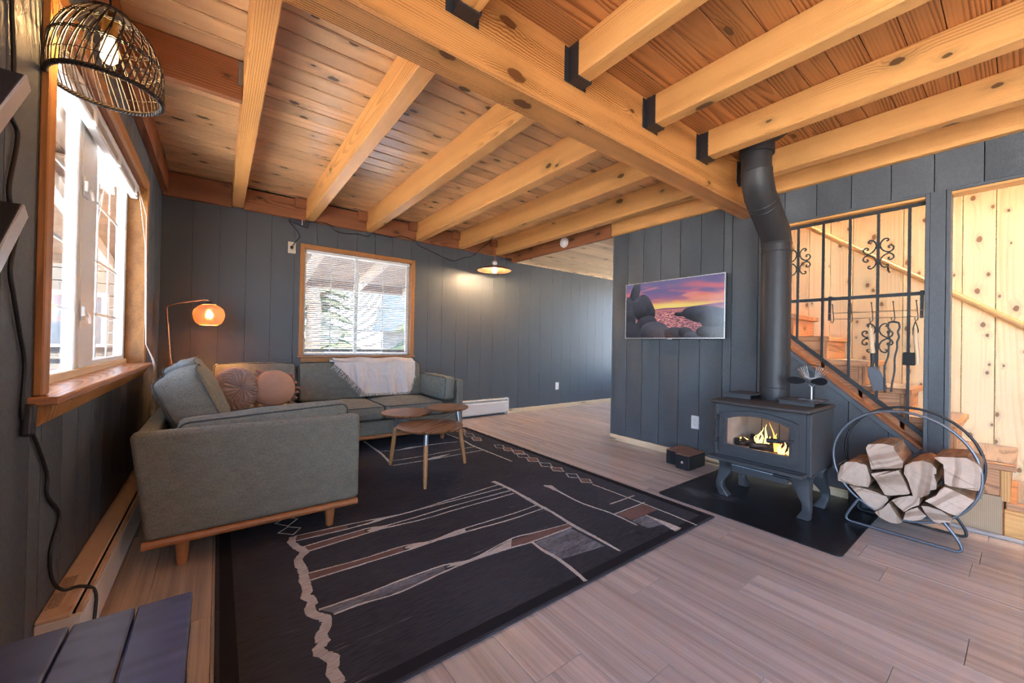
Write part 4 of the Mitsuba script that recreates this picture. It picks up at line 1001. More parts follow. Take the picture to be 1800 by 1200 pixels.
for i in range(0, NX + 1):
    for q in range(2):
        b = V[i * (NZ + 1) + NZ] + [0.006 * q, 0, 0]
        x = b[0]
        dx = -0.030 if x < 1.2 else 0.0
        ln = 0.045 if x < 1.22 else 0.032
        p = [b, b + [dx * 0.4 + 0.006 * rr.randn(), -0.008 + 0.004 * rr.randn(), -0.5 * ln], b + [dx + 0.010 * rr.randn(), -0.012 + 0.008 * rr.randn(), -ln * (1 if x < 1.2 else 0.6)]]
        p = [np.array([a[0], min(a[1], 4.14), max(a[2], 0.432 if x > 1.2 else 0.44)]) for a in p]
        fr.append(tube(p, [0.0026, 0.0032, 0.002], 5))
part(th, 'fringe', join(*fr), THROW, kind='stuff', label='knotted cream fringe along the hem')

# ------------------------------------------------------------------ trio coffee table
ct = thing('trio_table', 'low table of three overlapping round walnut tops on tapered oak legs', 'table')
TOPS = [(1.290, 2.710, 0.247, 0.375), (1.262, 3.100, 0.206, 0.420), (1.550, 2.925, 0.172, 0.465)]
for (x, y, r, z) in TOPS:
    m_ = lathe([(0, z), (r - 0.004, z), (r, z - 0.004), (r - 0.003, z - 0.012), (r - 0.018, z - 0.020), (0, z - 0.020)][::-1], 64, (0, 0, 0))
    v = m_[0] + [x, y, 0]
    fv = v[m_[1]].reshape(-1, 3)
    uv = np.stack([fv[:, 0] * 0.8 + fv[:, 1] * 0.6 + 0.3 * fv[:, 2], 5 + 11 * TOPS.index((x, y, r, z)) + 0.25 + 0.5 * (fv[:, 1] * 0.8 - fv[:, 0] * 0.6 - (y * 0.8 - x * 0.6))], 1)
    part(ct, 'top', (fv, np.arange(len(fv)).reshape(-1, 3), uv), WALNUT)
LEGS = [((1.13, 2.435), (1.165, 2.51, 0.354)), ((1.12, 3.07), (1.148, 3.02, 0.399)), ((1.639, 2.778), (1.590, 2.835, 0.444))]
for (a, b) in LEGS:
    p0, p1 = np.array([a[0], a[1], 0.0104]), np.array(b)
    m1 = p0 + (p1 - p0) * 0.80
    lg = part(ct, 'leg', tube([p0, p0 + (p1 - p0) * 0.4, m1], [0.012, 0.0165, 0.0165], 14), LEGWOOD, smooth=50)
    part(lg, 'collar', tube([m1, p1], [0.0168, 0.0168], 14), PEWTER, smooth=50)
cen = np.array([1.34, 2.82, 0.345])
for (a, b), zz in zip(LEGS, (0.340, 0.385, 0.430)):
    p1 = np.array(b) - [0, 0, 0.012]
    part(ct, 'stretcher', tube([p1, [cen[0], cen[1], min(0.345, p1[2])]], 0.007, 8), PEWTER, smooth=50)
# ------------------------------------------------------------------ lamps
CORD_PTS = [(1.446, 1.79), (1.457, 1.716), (1.466, 1.625), (1.447, 1.527), (1.499, 1.488), (1.458, 1.349), (1.481, 1.3), (1.514, 1.266), (1.477, 1.162), (1.501, 1.095), (1.541, 1.011), (1.581, 0.922), (1.572, 0.826), (1.583, 0.773), (1.655, 0.721), (1.769, 0.587), (1.779, 0.516), (1.899, 0.412), (1.839, 0.336), (1.832, 0.294), (1.986, 0.166), (2.017, 0.101), (1.917, 0.049)]
CORD2= [(0.573, 1.943), (0.613, 2.007), (0.642, 2.07), (0.554, 2.18), (0.543, 2.207)]
CORD3= [(0.705, 2.208), (0.811, 2.23), (0.91, 2.22), (0.979, 2.166), (1.071, 2.159), (1.202, 2.177), (1.306, 2.171), (1.362, 2.213), (1.504, 2.214), (1.597, 2.217), (1.7, 2.243), (1.863, 2.217), (1.915, 2.171), (2.104, 2.118), (2.327, 2.058), (2.426, 2.065), (2.551, 2.121), (2.664, 2.153), (2.769, 2.245), (2.858, 2.322)]
LOGS= {'top': (2.93, [(0.54, 0.451), (0.53, 0.475), (0.475, 0.492), (0.423, 0.491), (0.419, 0.468), (0.384, 0.413), (0.387, 0.375), (0.515, 0.332)]), 'l': (2.93, [(0.664, 0.268), (0.649, 0.322), (0.624, 0.352), (0.578, 0.364), (0.534, 0.356), (0.517, 0.3), (0.514, 0.272), (0.523, 0.231), (0.569, 0.223), (0.62, 0.224), (0.661, 0.229)]), 'mid': (2.92, [(0.515, 0.316), (0.457, 0.345), (0.402, 0.366), (0.385, 0.331), (0.356, 0.255), (0.358, 0.247), (0.437, 0.213), (0.456, 0.213)]), 'c': (2.93, [(0.385, 0.395), (0.354, 0.421), (0.316, 0.44), (0.282, 0.429), (0.265, 0.405), (0.264, 0.379), (0.273, 0.376), (0.263, 0.331), (0.264, 0.299), (0.286, 0.287), (0.291, 0.264), (0.328, 0.232), (0.35, 0.23), (0.359, 0.267), (0.374, 0.323), (0.387, 0.349)]), 'r': (2.9, [(0.277, 0.467), (0.257, 0.477), (0.164, 0.494), (0.126, 0.468), (0.117, 0.452), (0.12, 0.352), (0.123, 0.34), (0.224, 0.334), (0.238, 0.342), (0.242, 0.438)]), 'r2': (2.9, [(0.307, 0.236), (0.265, 0.279), (0.254, 0.311), (0.238, 0.332), (0.224, 0.33), (0.142, 0.298), (0.136, 0.293), (0.165, 0.24), (0.192, 0.196), (0.223, 0.201)]), 'bl': (2.94, [(0.617, 0.22), (0.576, 0.222), (0.503, 0.216), (0.448, 0.205), (0.443, 0.182), (0.465, 0.13), (0.498, 0.107), (0.536, 0.125), (0.576, 0.177)]), 'b2': (2.92, [(0.499, 0.105), (0.462, 0.143), (0.44, 0.181), (0.408, 0.125), (0.382, 0.092), (0.399, 0.076), (0.434, 0.069), (0.475, 0.082)]), 'b3': (2.93, [(0.432, 0.191), (0.402, 0.219), (0.359, 0.242), (0.322, 0.242), (0.323, 0.2), (0.35, 0.179), (0.382, 0.141), (0.41, 0.164)]), 'b4': (2.93, [(0.386, 0.103), (0.379, 0.145), (0.358, 0.17), (0.333, 0.188), (0.296, 0.154), (0.316, 0.126), (0.345, 0.109)]), 'b5': (2.92, [(0.32, 0.204), (0.292, 0.21), (0.245, 0.204), (0.208, 0.177), (0.214, 0.15), (0.237, 0.147), (0.256, 0.131), (0.275, 0.138), (0.303, 0.163)])}
fl_ = thing('floor_lamp', 'copper floor lamp with an amber glass globe in the corner behind the sofa', 'lamp')
LY = 4.32
kx = 1.0
lx, gx, gz = -0.335, -0.068, 1.212
lx, LY = -0.33, 4.30
BX, BY = -0.352, 4.16
part(fl_, 'base', lathe([(0, 0.0003), (0.052, 0.0003), (0.052, 0.02), (0.045, 0.026), (0, 0.026)], 28, (BX, BY, 0)), COPPER, smooth=40)
part(fl_, 'pole', tube([(BX, BY, 0.02), (BX + 0.045, BY - 0.01, 0.75), (BX + 0.048, BY - 0.012, 0.82)], 0.010, 12), COPPER, smooth=50)
part(fl_, 'knob', tube([(BX + 0.048, BY - 0.014, 0.785), (BX + 0.085, BY - 0.03, 0.785)], [0.004, 0.007], 10), CHROME, smooth=50)
part(fl_, 'arm', tube(curve([(BX + 0.048, BY - 0.012, 0.80), (BX + 0.032, BY - 0.012, 1.02), (BX + 0.020, BY - 0.012, 1.195), (BX + 0.022, BY - 0.014, 1.245), (BX + 0.075, BY - 0.02, 1.272), (BX + 0.20, BY - 0.03, 1.305), (-0.090, BY - 0.035, 1.318), (-0.068, BY - 0.036, 1.306)], 7), 0.0068, 10), COPPER, smooth=50)
GC = np.array([-0.066, BY - 0.036, 1.196])
part(fl_, 'cap', lathe([(0, 0.085), (0.05, 0.085), (0.05, 0.094), (0.02, 0.098), (0.014, 0.112), (0, 0.112)], 24, GC), BLACK, smooth=40)
sh = part(fl_, 'globe', lathe([(0.045, 0.083), (0.075, 0.070), (0.100, 0.040), (0.109, 0.0), (0.102, -0.038), (0.085, -0.072), (0.060, -0.088)], 36, GC), AMBER, smooth=True, label='amber tinted glass globe')
part(fl_, 'socket', lathe([(0, 0.085), (0.016, 0.085), (0.016, 0.045), (0, 0.045)][::-1], 16, GC), COPPER, smooth=40)
bulbp = [(0, -0.040), (0.014, -0.037), (0.026, -0.022), (0.029, -0.004), (0.024, 0.016), (0.013, 0.036), (0.012, 0.045), (0, 0.045)]
part(fl_, 'bulb', lathe(bulbp, 20, GC), WHITE, smooth=True, emitter=emit(*BULB1))

# wicker pendant
wp = thing('wicker_pendant', 'dark woven rattan dome pendant hanging in front of the left window', 'pendant lamp')
WC = np.array([-0.280, 1.676, 0.0])
prof = [(0.1225, 1.742), (0.1265, 1.785), (0.1235, 1.83), (0.1135, 1.872), (0.098, 1.908), (0.078, 1.938), (0.058, 1.956), (0.046, 1.966)]
pz = np.array(prof)
def rad_at(z): return np.interp(z, pz[:, 1], pz[:, 0])
for j in range(58):
    t0 = 2 * math.pi * j / 58
    zz = np.linspace(1.745, 1.964, 12)
    tw = 0.55 if j % 2 == 0 else 0.42
    pts = [WC + [rad_at(z) * math.cos(t0 + tw * (z - 1.745) / 0.227), rad_at(z) * math.sin(t0 + tw * (z - 1.745) / 0.227), z] for z in zz]
    part(wp, 'rib', tube(pts, 0.0021, 5, flat=(1.5, 0.8)), RATTAN)
for z, rr_ in ((1.785, 0.0013), (1.842, 0.0022), (1.848, 0.0022), (1.905, 0.0018), (1.912, 0.0018)):
    pts = [WC + [(rad_at(z) + 0.0025 * (-1) ** k) * math.cos(a), (rad_at(z) + 0.0025 * (-1) ** k) * math.sin(a), z] for k, a in enumerate(np.linspace(0, 2 * math.pi, 92, endpoint=False))]
    part(wp, 'hoop', tube(pts, rr_, 5, closed=True), RATTAN)
for k2 in range(3):
    pts = [WC + [(0.1225 + 0.0042 * math.cos(26 * a + k2 * 2.1)) * math.cos(a), (0.1225 + 0.0042 * math.cos(26 * a + k2 * 2.1)) * math.sin(a), 1.742 + 0.0042 * math.sin(26 * a + k2 * 2.1)] for a in np.linspace(0, 2 * math.pi, 260, endpoint=False)]
    part(wp, 'rim_braid', tube(pts, 0.0034, 6, closed=True), RATTAN, smooth=50)
part(wp, 'crown', lathe([(0.034, 1.980), (0.044, 1.976), (0.049, 1.968), (0.046, 1.962), (0.034, 1.966), (0.030, 1.974), (0.034, 1.980)], 28, WC), RATTAN, smooth=50)
part(wp, 'crown_disc', lathe([(0, 1.979), (0.036, 1.977), (0.036, 1.972), (0, 1.974)][::-1], 28, WC), RATTAN, smooth=50)
part(wp, 'socket', lathe([(0, 1.905), (0.017, 1.905), (0.018, 1.955), (0.010, 1.968), (0.006, 1.99), (0, 1.99)], 18, WC), M('brass', P((0.5, 0.33, 0.12), 0.3, metal=1.0)), smooth=40)
part(wp, 'spider', join(*[tube([WC + [0.017 * math.cos(a), 0.017 * math.sin(a), 1.962], WC + [0.042 * math.cos(a), 0.042 * math.sin(a), 1.968]], 0.002, 5) for a in (0.3, 2.4, 4.5)]), BLACK)
part(wp, 'bulb', lathe([(0, 1.822), (0.010, 1.824), (0.019, 1.836), (0.021, 1.852), (0.016, 1.878), (0.011, 1.895), (0.011, 1.905), (0, 1.905)], 20, WC), WHITE, smooth=True, emitter=emit(*BULB2))
part(wp, 'cord', tube([WC + [0, 0, 1.985], WC + [0.002, 0, 2.2], WC + [0.001, 0, 2.4405]], 0.0028, 8), CORD)

# metal pendant
mp = thing('metal_pendant', 'shallow copper brown pendant with a white wooden ball, glowing in front of the back wall', 'pendant lamp')
PC = np.array([2.80, 4.10, 0.0])
part(mp, 'shade', lathe([(0.012, 2.003), (0.05, 1.996), (0.11, 1.980), (0.17, 1.960), (0.218, 1.936), (0.219, 1.932), (0.17, 1.955), (0.11, 1.975), (0.05, 1.991), (0.012, 1.998)], 48, PC), SHADE2, smooth=40)
part(mp, 'ball', lathe([(0.033 * math.sin(a), 2.032 - 0.033 * math.cos(a)) for a in np.linspace(0, math.pi, 14)], 24, PC), PLATE, smooth=True)
part(mp, 'bulb', lathe([(0, 1.903), (0.018, 1.908), (0.031, 1.926), (0.031, 1.944), (0.018, 1.970), (0.014, 1.990), (0, 1.990)], 20, PC), WHITE, smooth=True, emitter=emit(*BULB3))
part(mp, 'cord', tube([PC + [0, 0, 2.06], PC + [0, 0, 2.25], PC + [0.0, 0, 2.4405]], 0.0022, 6), COPPER)
part(mp, 'cord', tube([PC + [0.018, 0, 2.058], PC + [0.018, 0, 2.25], PC + [0.0, 0.01, 2.4405]], 0.0018, 6), COPPER)

# cord runs
def lift(pts, axis, val): return [((val, a, b) if axis == 'x' else (a, val, b)) for a, b in pts]
sc_ = thing('lamp_cord', 'black cord with an inline switch running down the left wall past the shelves', 'cord')
part(sc_, 'cord', tube(curve(lift([(1.435, 2.0)] + CORD_PTS[:18], 'x', -0.4035) + [(-0.405, 1.83, 0.33), (-0.402, 1.834, 0.24), (-0.385, 1.865, 0.181), (-0.345, 1.868, 0.177), (-0.31, 1.86, 0.150), (-0.307, 1.83, 0.06), (-0.30, 1.75, 0.005), (-0.29, 1.5, 0.004)], 6), 0.0046, 8), CORD, smooth=50)
part(sc_, 'switch', xf(rbox(0.024, 0.030, 0.085, 0.009), rx(-0.12), (-0.396, 1.588, 0.774)), BLACK, smooth=50, label='black inline dimmer switch')
pc = thing('pendant_cord', 'black cord looping along the top of the back wall to the metal pendant', 'cord')
part(pc, 'cord', tube(curve(lift(CORD3, 'y', 4.436) + [(2.86, 4.30, 2.36), (2.82, 4.16, 2.43)], 6), 0.0042, 7), CORD, smooth=50)
pp = thing('strip_cord', 'short black cord from the wall outlet up to the power strip', 'cord')
part(pp, 'cord', tube(curve([(0.573, 4.468, 1.938)] + lift(CORD2[1:], 'y', 4.478), 6), 0.0042, 7), CORD, smooth=50)
part(pp, 'plug', xf(rbox(0.026, 0.03, 0.026, 0.007), None, (0.573, 4.468, 1.932)), BLACK, smooth=50)
ps = thing('power_strip', 'black power strip fixed askew under the rim board', 'power strip')
part(ps, 'body', xf(rbox(0.175, 0.032, 0.046, 0.006), ry(0.24), (0.636, 4.468, 2.193)), M('strip_plastic', P((0.03, 0.035, 0.05), 0.4)), smooth=50)
part(ps, 'tie', cbox(0.655, 0.661, 4.449, 4.489, 2.17, 2.235, 0.001), PLATE)

# outlets
def outlet(lab, c, axis, mat, sgn):
    o = thing('wall_outlet', lab, 'outlet', 'wall outlets')
    w, h = 0.071, 0.116
    def bx(a0, a1, z0, z1, d0, d1, b=0.002):
        lo, hi = sorted((c[0] + sgn * d0, c[0] + sgn * d1)) if axis == 'x' else sorted((c[1] + sgn * d0, c[1] + sgn * d1))
        return cbox(lo, hi, c[1] + a0, c[1] + a1, c[2] + z0, c[2] + z1, b) if axis == 'x' else cbox(c[0] + a0, c[0] + a1, lo, hi, c[2] + z0, c[2] + z1, b)
    part(o, 'plate', bx(-w / 2, w / 2, -h / 2, h / 2, 0.0005, 0.006), mat)
    for s in (-1, 1):
        f = part(o, 'socket', bx(-0.017, 0.017, s * 0.021 - 0.014, s * 0.021 + 0.014, 0.006, 0.008, 0.001), mat)
        part(f, 'slot', join(bx(-0.008, -0.006, s * 0.021 - 0.002, s * 0.021 + 0.007, 0.0079, 0.0084, 0.0002), bx(0.006, 0.008, s * 0.021 - 0.002, s * 0.021 + 0.006, 0.0079, 0.0084, 0.0002), bx(-0.002, 0.002, s * 0.021 - 0.010, s * 0.021 - 0.006, 0.0079, 0.0084, 0.0002)), DARKSLOT)
outlet('ivory outlet with a black plug, high on the back wall beside the small window', (0.576, 4.49, 1.934), 'y', IVORY, -1)
outlet('white outlet low on the back wall towards the hall', (4.313, 4.49, 0.347), 'y', PLATE, -1)
outlet('white duplex outlet on the television wall, left of the stove', (3.395, 1.763, 0.335), 'x', PLATE, -1)
sa = thing('smoke_alarm', 'round white smoke alarm on the header over the hall opening', 'smoke alarm')
part(sa, 'base', lathe([(0, 0), (0.062, 0), (0.062, -0.012), (0, -0.012)][::-1], 32, (3.3515, 3.40, 2.250), 'x'), PLATE, smooth=40)
part(sa, 'cover', lathe([(0, -0.012), (0.057, -0.012), (0.056, -0.026), (0.045, -0.033), (0, -0.034)][::-1], 32, (3.3515, 3.40, 2.250), 'x'), PLATE, smooth=40)

# heaters
bh = thing('baseboard_heater', 'white baseboard heater on the back wall right of the sofa', 'heater')
part(bh, 'cover', prism([(4.4895, 0.02), (4.4895, 0.232), (4.440, 0.232), (4.430, 0.226), (4.430, 0.214), (4.436, 0.214), (4.441, 0.222), (4.483, 0.222), (4.483, 0.02)], 2.10, 3.292, 'x'), HEATER)
part(bh, 'front_panel', prism([(4.425, 0.045), (4.425, 0.178), (4.440, 0.196), (4.444, 0.194), (4.430, 0.176), (4.430, 0.045)], 2.10, 3.292, 'x'), HEATER)
part(bh, 'end_cap', cbox(3.292, 3.316, 4.422, 4.4895, 0.002, 0.236, 0.004), HEATER)
part(bh, 'end_cap', cbox(2.078, 2.10, 4.422, 4.4895, 0.002, 0.236, 0.004), HEATER)
part(bh, 'element', box(2.10, 3.292, 4.45, 4.482, 0.05, 0.15), DARKSLOT)
lh = thing('baseboard_heater', 'long tan topped baseboard heater along the left wall behind the sofa arm', 'heater')
part(lh, 'top_cover', cbox(-0.4095, -0.3365, 1.716, 4.35, 0.158, 0.171, 0.004, 1), HEATERTAN, label='tan top with a worn printed notice')
part(lh, 'front_edge', cbox(-0.3315, -0.3165, 1.7385, 4.35, 0.150, 0.163, 0.003, 1), HEATERTAN)
part(lh, 'front_panel', cbox(-0.3215, -0.3135, 1.7385, 4.35, 0.018, 0.1495, 0.002, 1), HEATER)
part(lh, 'end_cap', cbox(-0.4095, -0.314, 1.7152, 1.738, 0.012, 0.1575, 0.003), HEATER)
part(lh, 'element', box(-0.400, -0.326, 1.74, 4.35, 0.04, 0.140), DARKSLOT)
rr = np.random.RandomState(2)
nt = []
rr = np.random.RandomState(2)
for (y0, y1, n) in ((1.775, 1.87, 7), (1.895, 1.975, 8)):
    for q in range(n):
        x = -0.402 + q * 0.0042
        y = y0
        while y < y1:
            l = rr.uniform(0.003, 0.011)
            nt.append(box(x, x + 0.0022, y, min(y + l, y1), 0.1710, 0.1712)); y += l + 0.0022
part(lh, 'notice_print', join(*nt), M('print_ink', P((0.10, 0.06, 0.04), 0.7)))

# ------------------------------------------------------------------ television
tv = thing('television', 'flat television on the charcoal wall showing a rocky shore at sunset', 'television')
TX, TYL, TYR, TZ0, TZ1 = 3.315, 2.463, 1.486, 1.078, 1.624
part(tv, 'case', cbox(TX + 0.002, TX + 0.038, TYR, TYL, TZ0, TZ1, 0.006, 1), BLACK)
part(tv, 'bezel', prism(frame_poly(TYR - 0.001, TZ0 - 0.001, TYL + 0.001, TZ1 + 0.001, 0.0075), TX - 0.003, TX + 0.012, 'x'), ALU)
def screen(p, n, uv):
    u, v = uv.x, uv.y
    a = 1.79
    w = noise(u * 5 + 1.3 * noise(u * 3, v * 9), v * 13, 3)
    w2 = fbm(u * 3.5 - v * 4, v * 11 + u * 3, 5)
    sky = mix((0.85, 0.62, 0.16), (0.83, 0.26, 0.12), smoothstep(0.50, 0.62, v + 0.10 * (w - 0.5)))
    sky = mix(sky, (0.62, 0.17, 0.22), smoothstep(0.58, 0.76, v + 0.14 * (w2 - 0.5)))
    sky = mix(sky, (0.17, 0.15, 0.30), smoothstep(0.72, 0.95, v + 0.30 * (w2 - 0.5)))
    sky = mix(sky, (0.17, 0.13, 0.29), 0.8 * smoothstep(0.45, 0.62, w2) * smoothstep(0.52, 0.75, v))
    sky = mix(sky, (0.80, 0.30, 0.26), 0.6 * smoothstep(0.62, 0.78, noise(u * 4 + v * 3, v * 16 - u * 4, 8)) * smoothstep(0.55, 0.7, v))
    glow = dr.exp(-dr.square((u - 0.50) / 0.25)) * dr.exp(-dr.square((v - 0.565) / 0.05))
    sky = mix(sky, (1.0, 0.80, 0.25), 0.7 * glow)
    hill = 0.505 + 0.035 * smoothstep(0.55, 1.0, u) + 0.015 * noise(u * 9, 1.0)
    hz = mix(sky, (0.28, 0.11, 0.19), (1 - smoothstep(hill, hill + 0.008, v)))
    sp = noise(u * 70, v * 190, 2)
    wat = mix((0.20, 0.08, 0.13), (0.95, 0.38, 0.33), smoothstep(0.40, 0.75, sp) * (0.45 + 0.55 * dr.exp(-dr.square((u - 0.45) / 0.30))))
    wat = mix(wat, (0.55, 0.20, 0.20), smoothstep(0.42, 0.5, v))
    c = mix(wat, hz, smoothstep(0.492, 0.498, v))
    def rock(c, cx, cy, ax, ay, ang, tone, pw=2.4):
        ca, sa = math.cos(ang), math.sin(ang)
        dx, dy = (u - cx) * a, v - cy
        x, y = (dx * ca + dy * sa) / ax, (-dx * sa + dy * ca) / ay
        x, y = x + 0.12 * (noise(u * 9, v * 7, cx * 9) - 0.5), y + 0.12 * (noise(u * 9, v * 7, cy * 9) - 0.5)
        d = dr.power(dr.abs(x) + 1e-4, pw) + dr.power(dr.abs(y) + 1e-4, pw)
        lit = smoothstep(-0.9, 0.9, y + 0.5 * x)
        tex = fbm(u * 22, v * 16, cx * 5)
        col = mix((0.012, 0.013, 0.019), tone, lit * (0.5 + 0.8 * tex))
        return mix(c, col, 1 - smoothstep(0.92, 1.04, d))
    T1, T2 = (0.085, 0.085, 0.115), (0.07, 0.072, 0.10)
    c = rock(c, 0.09, 0.72, 0.10, 0.34, -0.28, T1)
    c = rock(c, 0.03, 0.42, 0.16, 0.36, 0.1, T2)
    c = rock(c, 0.21, 0.52, 0.20, 0.27, 0.5, T1, 3.0)
    c = rock(c, 0.60, 0.40, 0.10, 0.035, 0.0, (0.05, 0.04, 0.06))
    c = rock(c, 0.86, 0.37, 0.42, 0.14, -0.12, (0.075, 0.08, 0.12))
    c = rock(c, 0.96, 0.22, 0.30, 0.13, -0.2, T2)
    c = rock(c, 0.25, 0.22, 0.22, 0.18, 0.2, (0.06, 0.06, 0.085))
    c = rock(c, 0.33, 0.05, 0.30, 0.24, 0.0, (0.10, 0.10, 0.135))
    c = rock(c, 0.05, 0.06, 0.25, 0.25, 0.0, (0.05, 0.05, 0.07))
    c = rock(c, 0.54, 0.06, 0.17, 0.12, 0.1, T2)
    c = rock(c, 0.66, 0.08, 0.13, 0.10, -0.2, T1)
    c = rock(c, 0.74, 0.0, 0.20, 0.10, 0.0, (0.11, 0.11, 0.15))
    c = rock(c, 0.84, 0.10, 0.15, 0.09, 0.0, T2)
    c = rock(c, 0.95, 0.05, 0.17, 0.12, 0.0, T1)
    return c * SCREEN_GAIN
v_ = np.array([[TX - 0.0005, TYL - 0.007, TZ0 + 0.007], [TX - 0.0005, TYR + 0.007, TZ0 + 0.007], [TX - 0.0005, TYR + 0.007, TZ1 - 0.007], [TX - 0.0005, TYL - 0.007, TZ1 - 0.007]])
part(tv, 'screen', (v_, np.array([[0, 1, 2], [0, 2, 3]])), M('screen_black', P((0.01, 0.01, 0.01), 0.15)), uv=np.array([[0, 0], [1, 0], [1, 1], [0, 1]], float), emitter={'type': 'area', 'radiance': proc(screen)}, label='glowing screen with purple and orange sunset sky over dark boulders')
part(tv, 'logo_tab', cbox(TX - 0.004, TX + 0.008, 1.955, 1.995, TZ0 - 0.009, TZ0 + 0.0, 0.001), ALU)
part(tv, 'sensor', cbox(TX, TX + 0.01, 1.63, 1.655, TZ0 - 0.008, TZ0, 0.001), BLACK)
part(tv, 'wall_mount', join(cbox(TX + 0.038, 3.394, 1.85, 2.10, 1.20, 1.24, 0.002)[:2], cbox(TX + 0.038, 3.394, 1.85, 2.10, 1.46, 1.50, 0.002)[:2]), BLACK)

# ------------------------------------------------------------------ wood stove
hm = single('hearth_mat', prism(sbox(2.41, 0.525, 3.375, 1.505).buffer(-0.03).buffer(0.03), 0.0004, 0.006, 'z'), MAT, 'black scuffed hearth mat under the wood stove', 'mat')
ws = thing('wood_stove', 'black cast iron wood stove on curved legs with a fire behind its glass door', 'stove')
SX0, SX1, SY0, SY1, SZ0, SZ1 = 2.705, 3.135, 0.732, 1.262, 0.272, 0.628
DY0, DY1, DZ0, DZ1 = 0.785, 1.228, 0.322, 0.585
def arch(y0, y1, z0, z1, rise, n=14):
    m, hw_ = (y0 + y1) / 2, (y1 - y0) / 2
    return Polygon([(y0, z0), (y1, z0)] + [(m + hw_ * math.cos(t * math.pi / n) if 0 < t < n else (y1 if t == 0 else y0), z1 - rise + rise * (1 - ((m + hw_ * math.cos(t * math.pi / n) - m) / hw_) ** 2)) for t in range(n + 1)])
opening = arch(0.826, 1.192, 0.362, 0.578, 0.038)
part(ws, 'front_plate', prism(sbox(SY0, SZ0, SY1, SZ1).difference(opening.buffer(0.006)), SX0, SX0 + 0.02, 'x'), STEELBLK)
part(ws, 'side_plate', cbox(SX0 + 0.0205, SX1, SY0, SY0 + 0.02, SZ0, SZ1, 0.003), STEELBLK)
part(ws, 'side_plate', cbox(SX0 + 0.0205, SX1, SY1 - 0.02, SY1, SZ0, SZ1, 0.003), STEELBLK)
part(ws, 'back_plate', cbox(SX1 - 0.02, SX1, SY0 + 0.0205, SY1 - 0.0205, SZ0, SZ1, 0.003), STEELBLK)
part(ws, 'bottom_plate', cbox(SX0 + 0.0205, SX1 - 0.0205, SY0 + 0.0205, SY1 - 0.0205, SZ0, SZ0 + 0.02, 0.003), STEELBLK)
part(ws, 'corner_trim', cbox(SX0 - 0.004, SX0 + 0.012, SY0 - 0.004, SY0 + 0.022, SZ0 - 0.004, SZ1, 0.004), STEELBLK)
part(ws, 'corner_trim', cbox(SX0 - 0.004, SX0 + 0.012, SY1 - 0.018, SY1 + 0.004, SZ0 - 0.004, SZ1, 0.004), STEELBLK)
tp = Polygon([(2.672, 0.728), (2.650, 0.86), (2.645, 1.0), (2.650, 1.14), (2.672, 1.285), (3.15, 1.285), (3.15, 0.722)])
part(ws, 'top_plate', hull([(x, y, 0.6425) for x, y in tp.buffer(-0.013).exterior.coords], 0.0125, 12), STOVETOP, smooth=40)
dr_ = part(ws, 'door', prism(arch(DY0, DY1, DZ0, 0.603, 0.040).difference(opening), 2.682, SX0 - 0.0005, 'x'), STEELBLK)
part(dr_, 'moulding', prism(arch(DY0 + 0.022, DY1 - 0.020, DZ0 + 0.020, 0.585, 0.038).difference(opening.buffer(0.010)), 2.676, 2.6822, 'x'), STEELBLK)
part(dr_, 'inner_rim', prism(opening.difference(opening.buffer(-0.006)), 2.686, SX0 + 0.002, 'x'), STEELBLK)
og = np.array(opening.exterior.coords)[:-1]
gm = trimesh.creation.triangulate_polygon(Polygon(og), engine='earcut')
part(dr_, 'glass', (np.c_[np.full(len(gm[0]), 2.6955), gm[0]], gm[1]), GLASS, label='arched glass showing the flames')
for z in (0.385, 0.535):
    part(dr_, 'hinge', cbox(2.684, 2.700, 1.231, 1.250, z - 0.015, z + 0.015, 0.002), BLACK)
    part(dr_, 'hinge_pin', cbox(2.690, 2.704, 1.2505, 1.259, z - 0.010, z + 0.010, 0.002), CHROME)
hd = part(dr_, 'handle', tube([(2.655, 0.935, 0.447), (2.655, 0.873, 0.455)], [0.0135, 0.0125], 14), BLACK, smooth=50, label='black door handle on a thin steel rod')
part(hd, 'rod', tube([(2.655, 0.875, 0.455), (2.658, 0.815, 0.464), (2.676, 0.806, 0.465)], 0.005, 10), BLACK, smooth=50)
part(ws, 'ash_lip', prism(sbox(2.612, 0.742, SX0 - 0.005, 1.268).difference(sbox(2.622, 0.755, 2.676, 1.255)), 0.272, 0.290, 'z'), STEELBLK)
part(ws, 'lip_tray', box(2.622, 2.690, 0.755, 1.255, 0.268, 0.2725), STEELBLK)
part(ws, 'lip_rivet', join(*[lathe([(0, 0.2725), (0.005, 0.2725), (0.004, 0.2755), (0, 0.276)], 8, (2.683, 0.78 + i * 0.09, 0)) for i in range(6)]), PEWTER)
part(ws, 'ash_drawer', cbox(2.665, 3.02, 0.838, 1.140, 0.205, 0.262, 0.003), STEELBLK)
part(ws, 'air_control', tube([(2.660, 1.135, 0.250), (2.655, 0.84, 0.250)], 0.006, 8), PEWTER)
part(ws, 'air_knob', tube([(2.655, 0.90, 0.250), (2.655, 0.81, 0.250)], 0.0085, 10), BLACK)
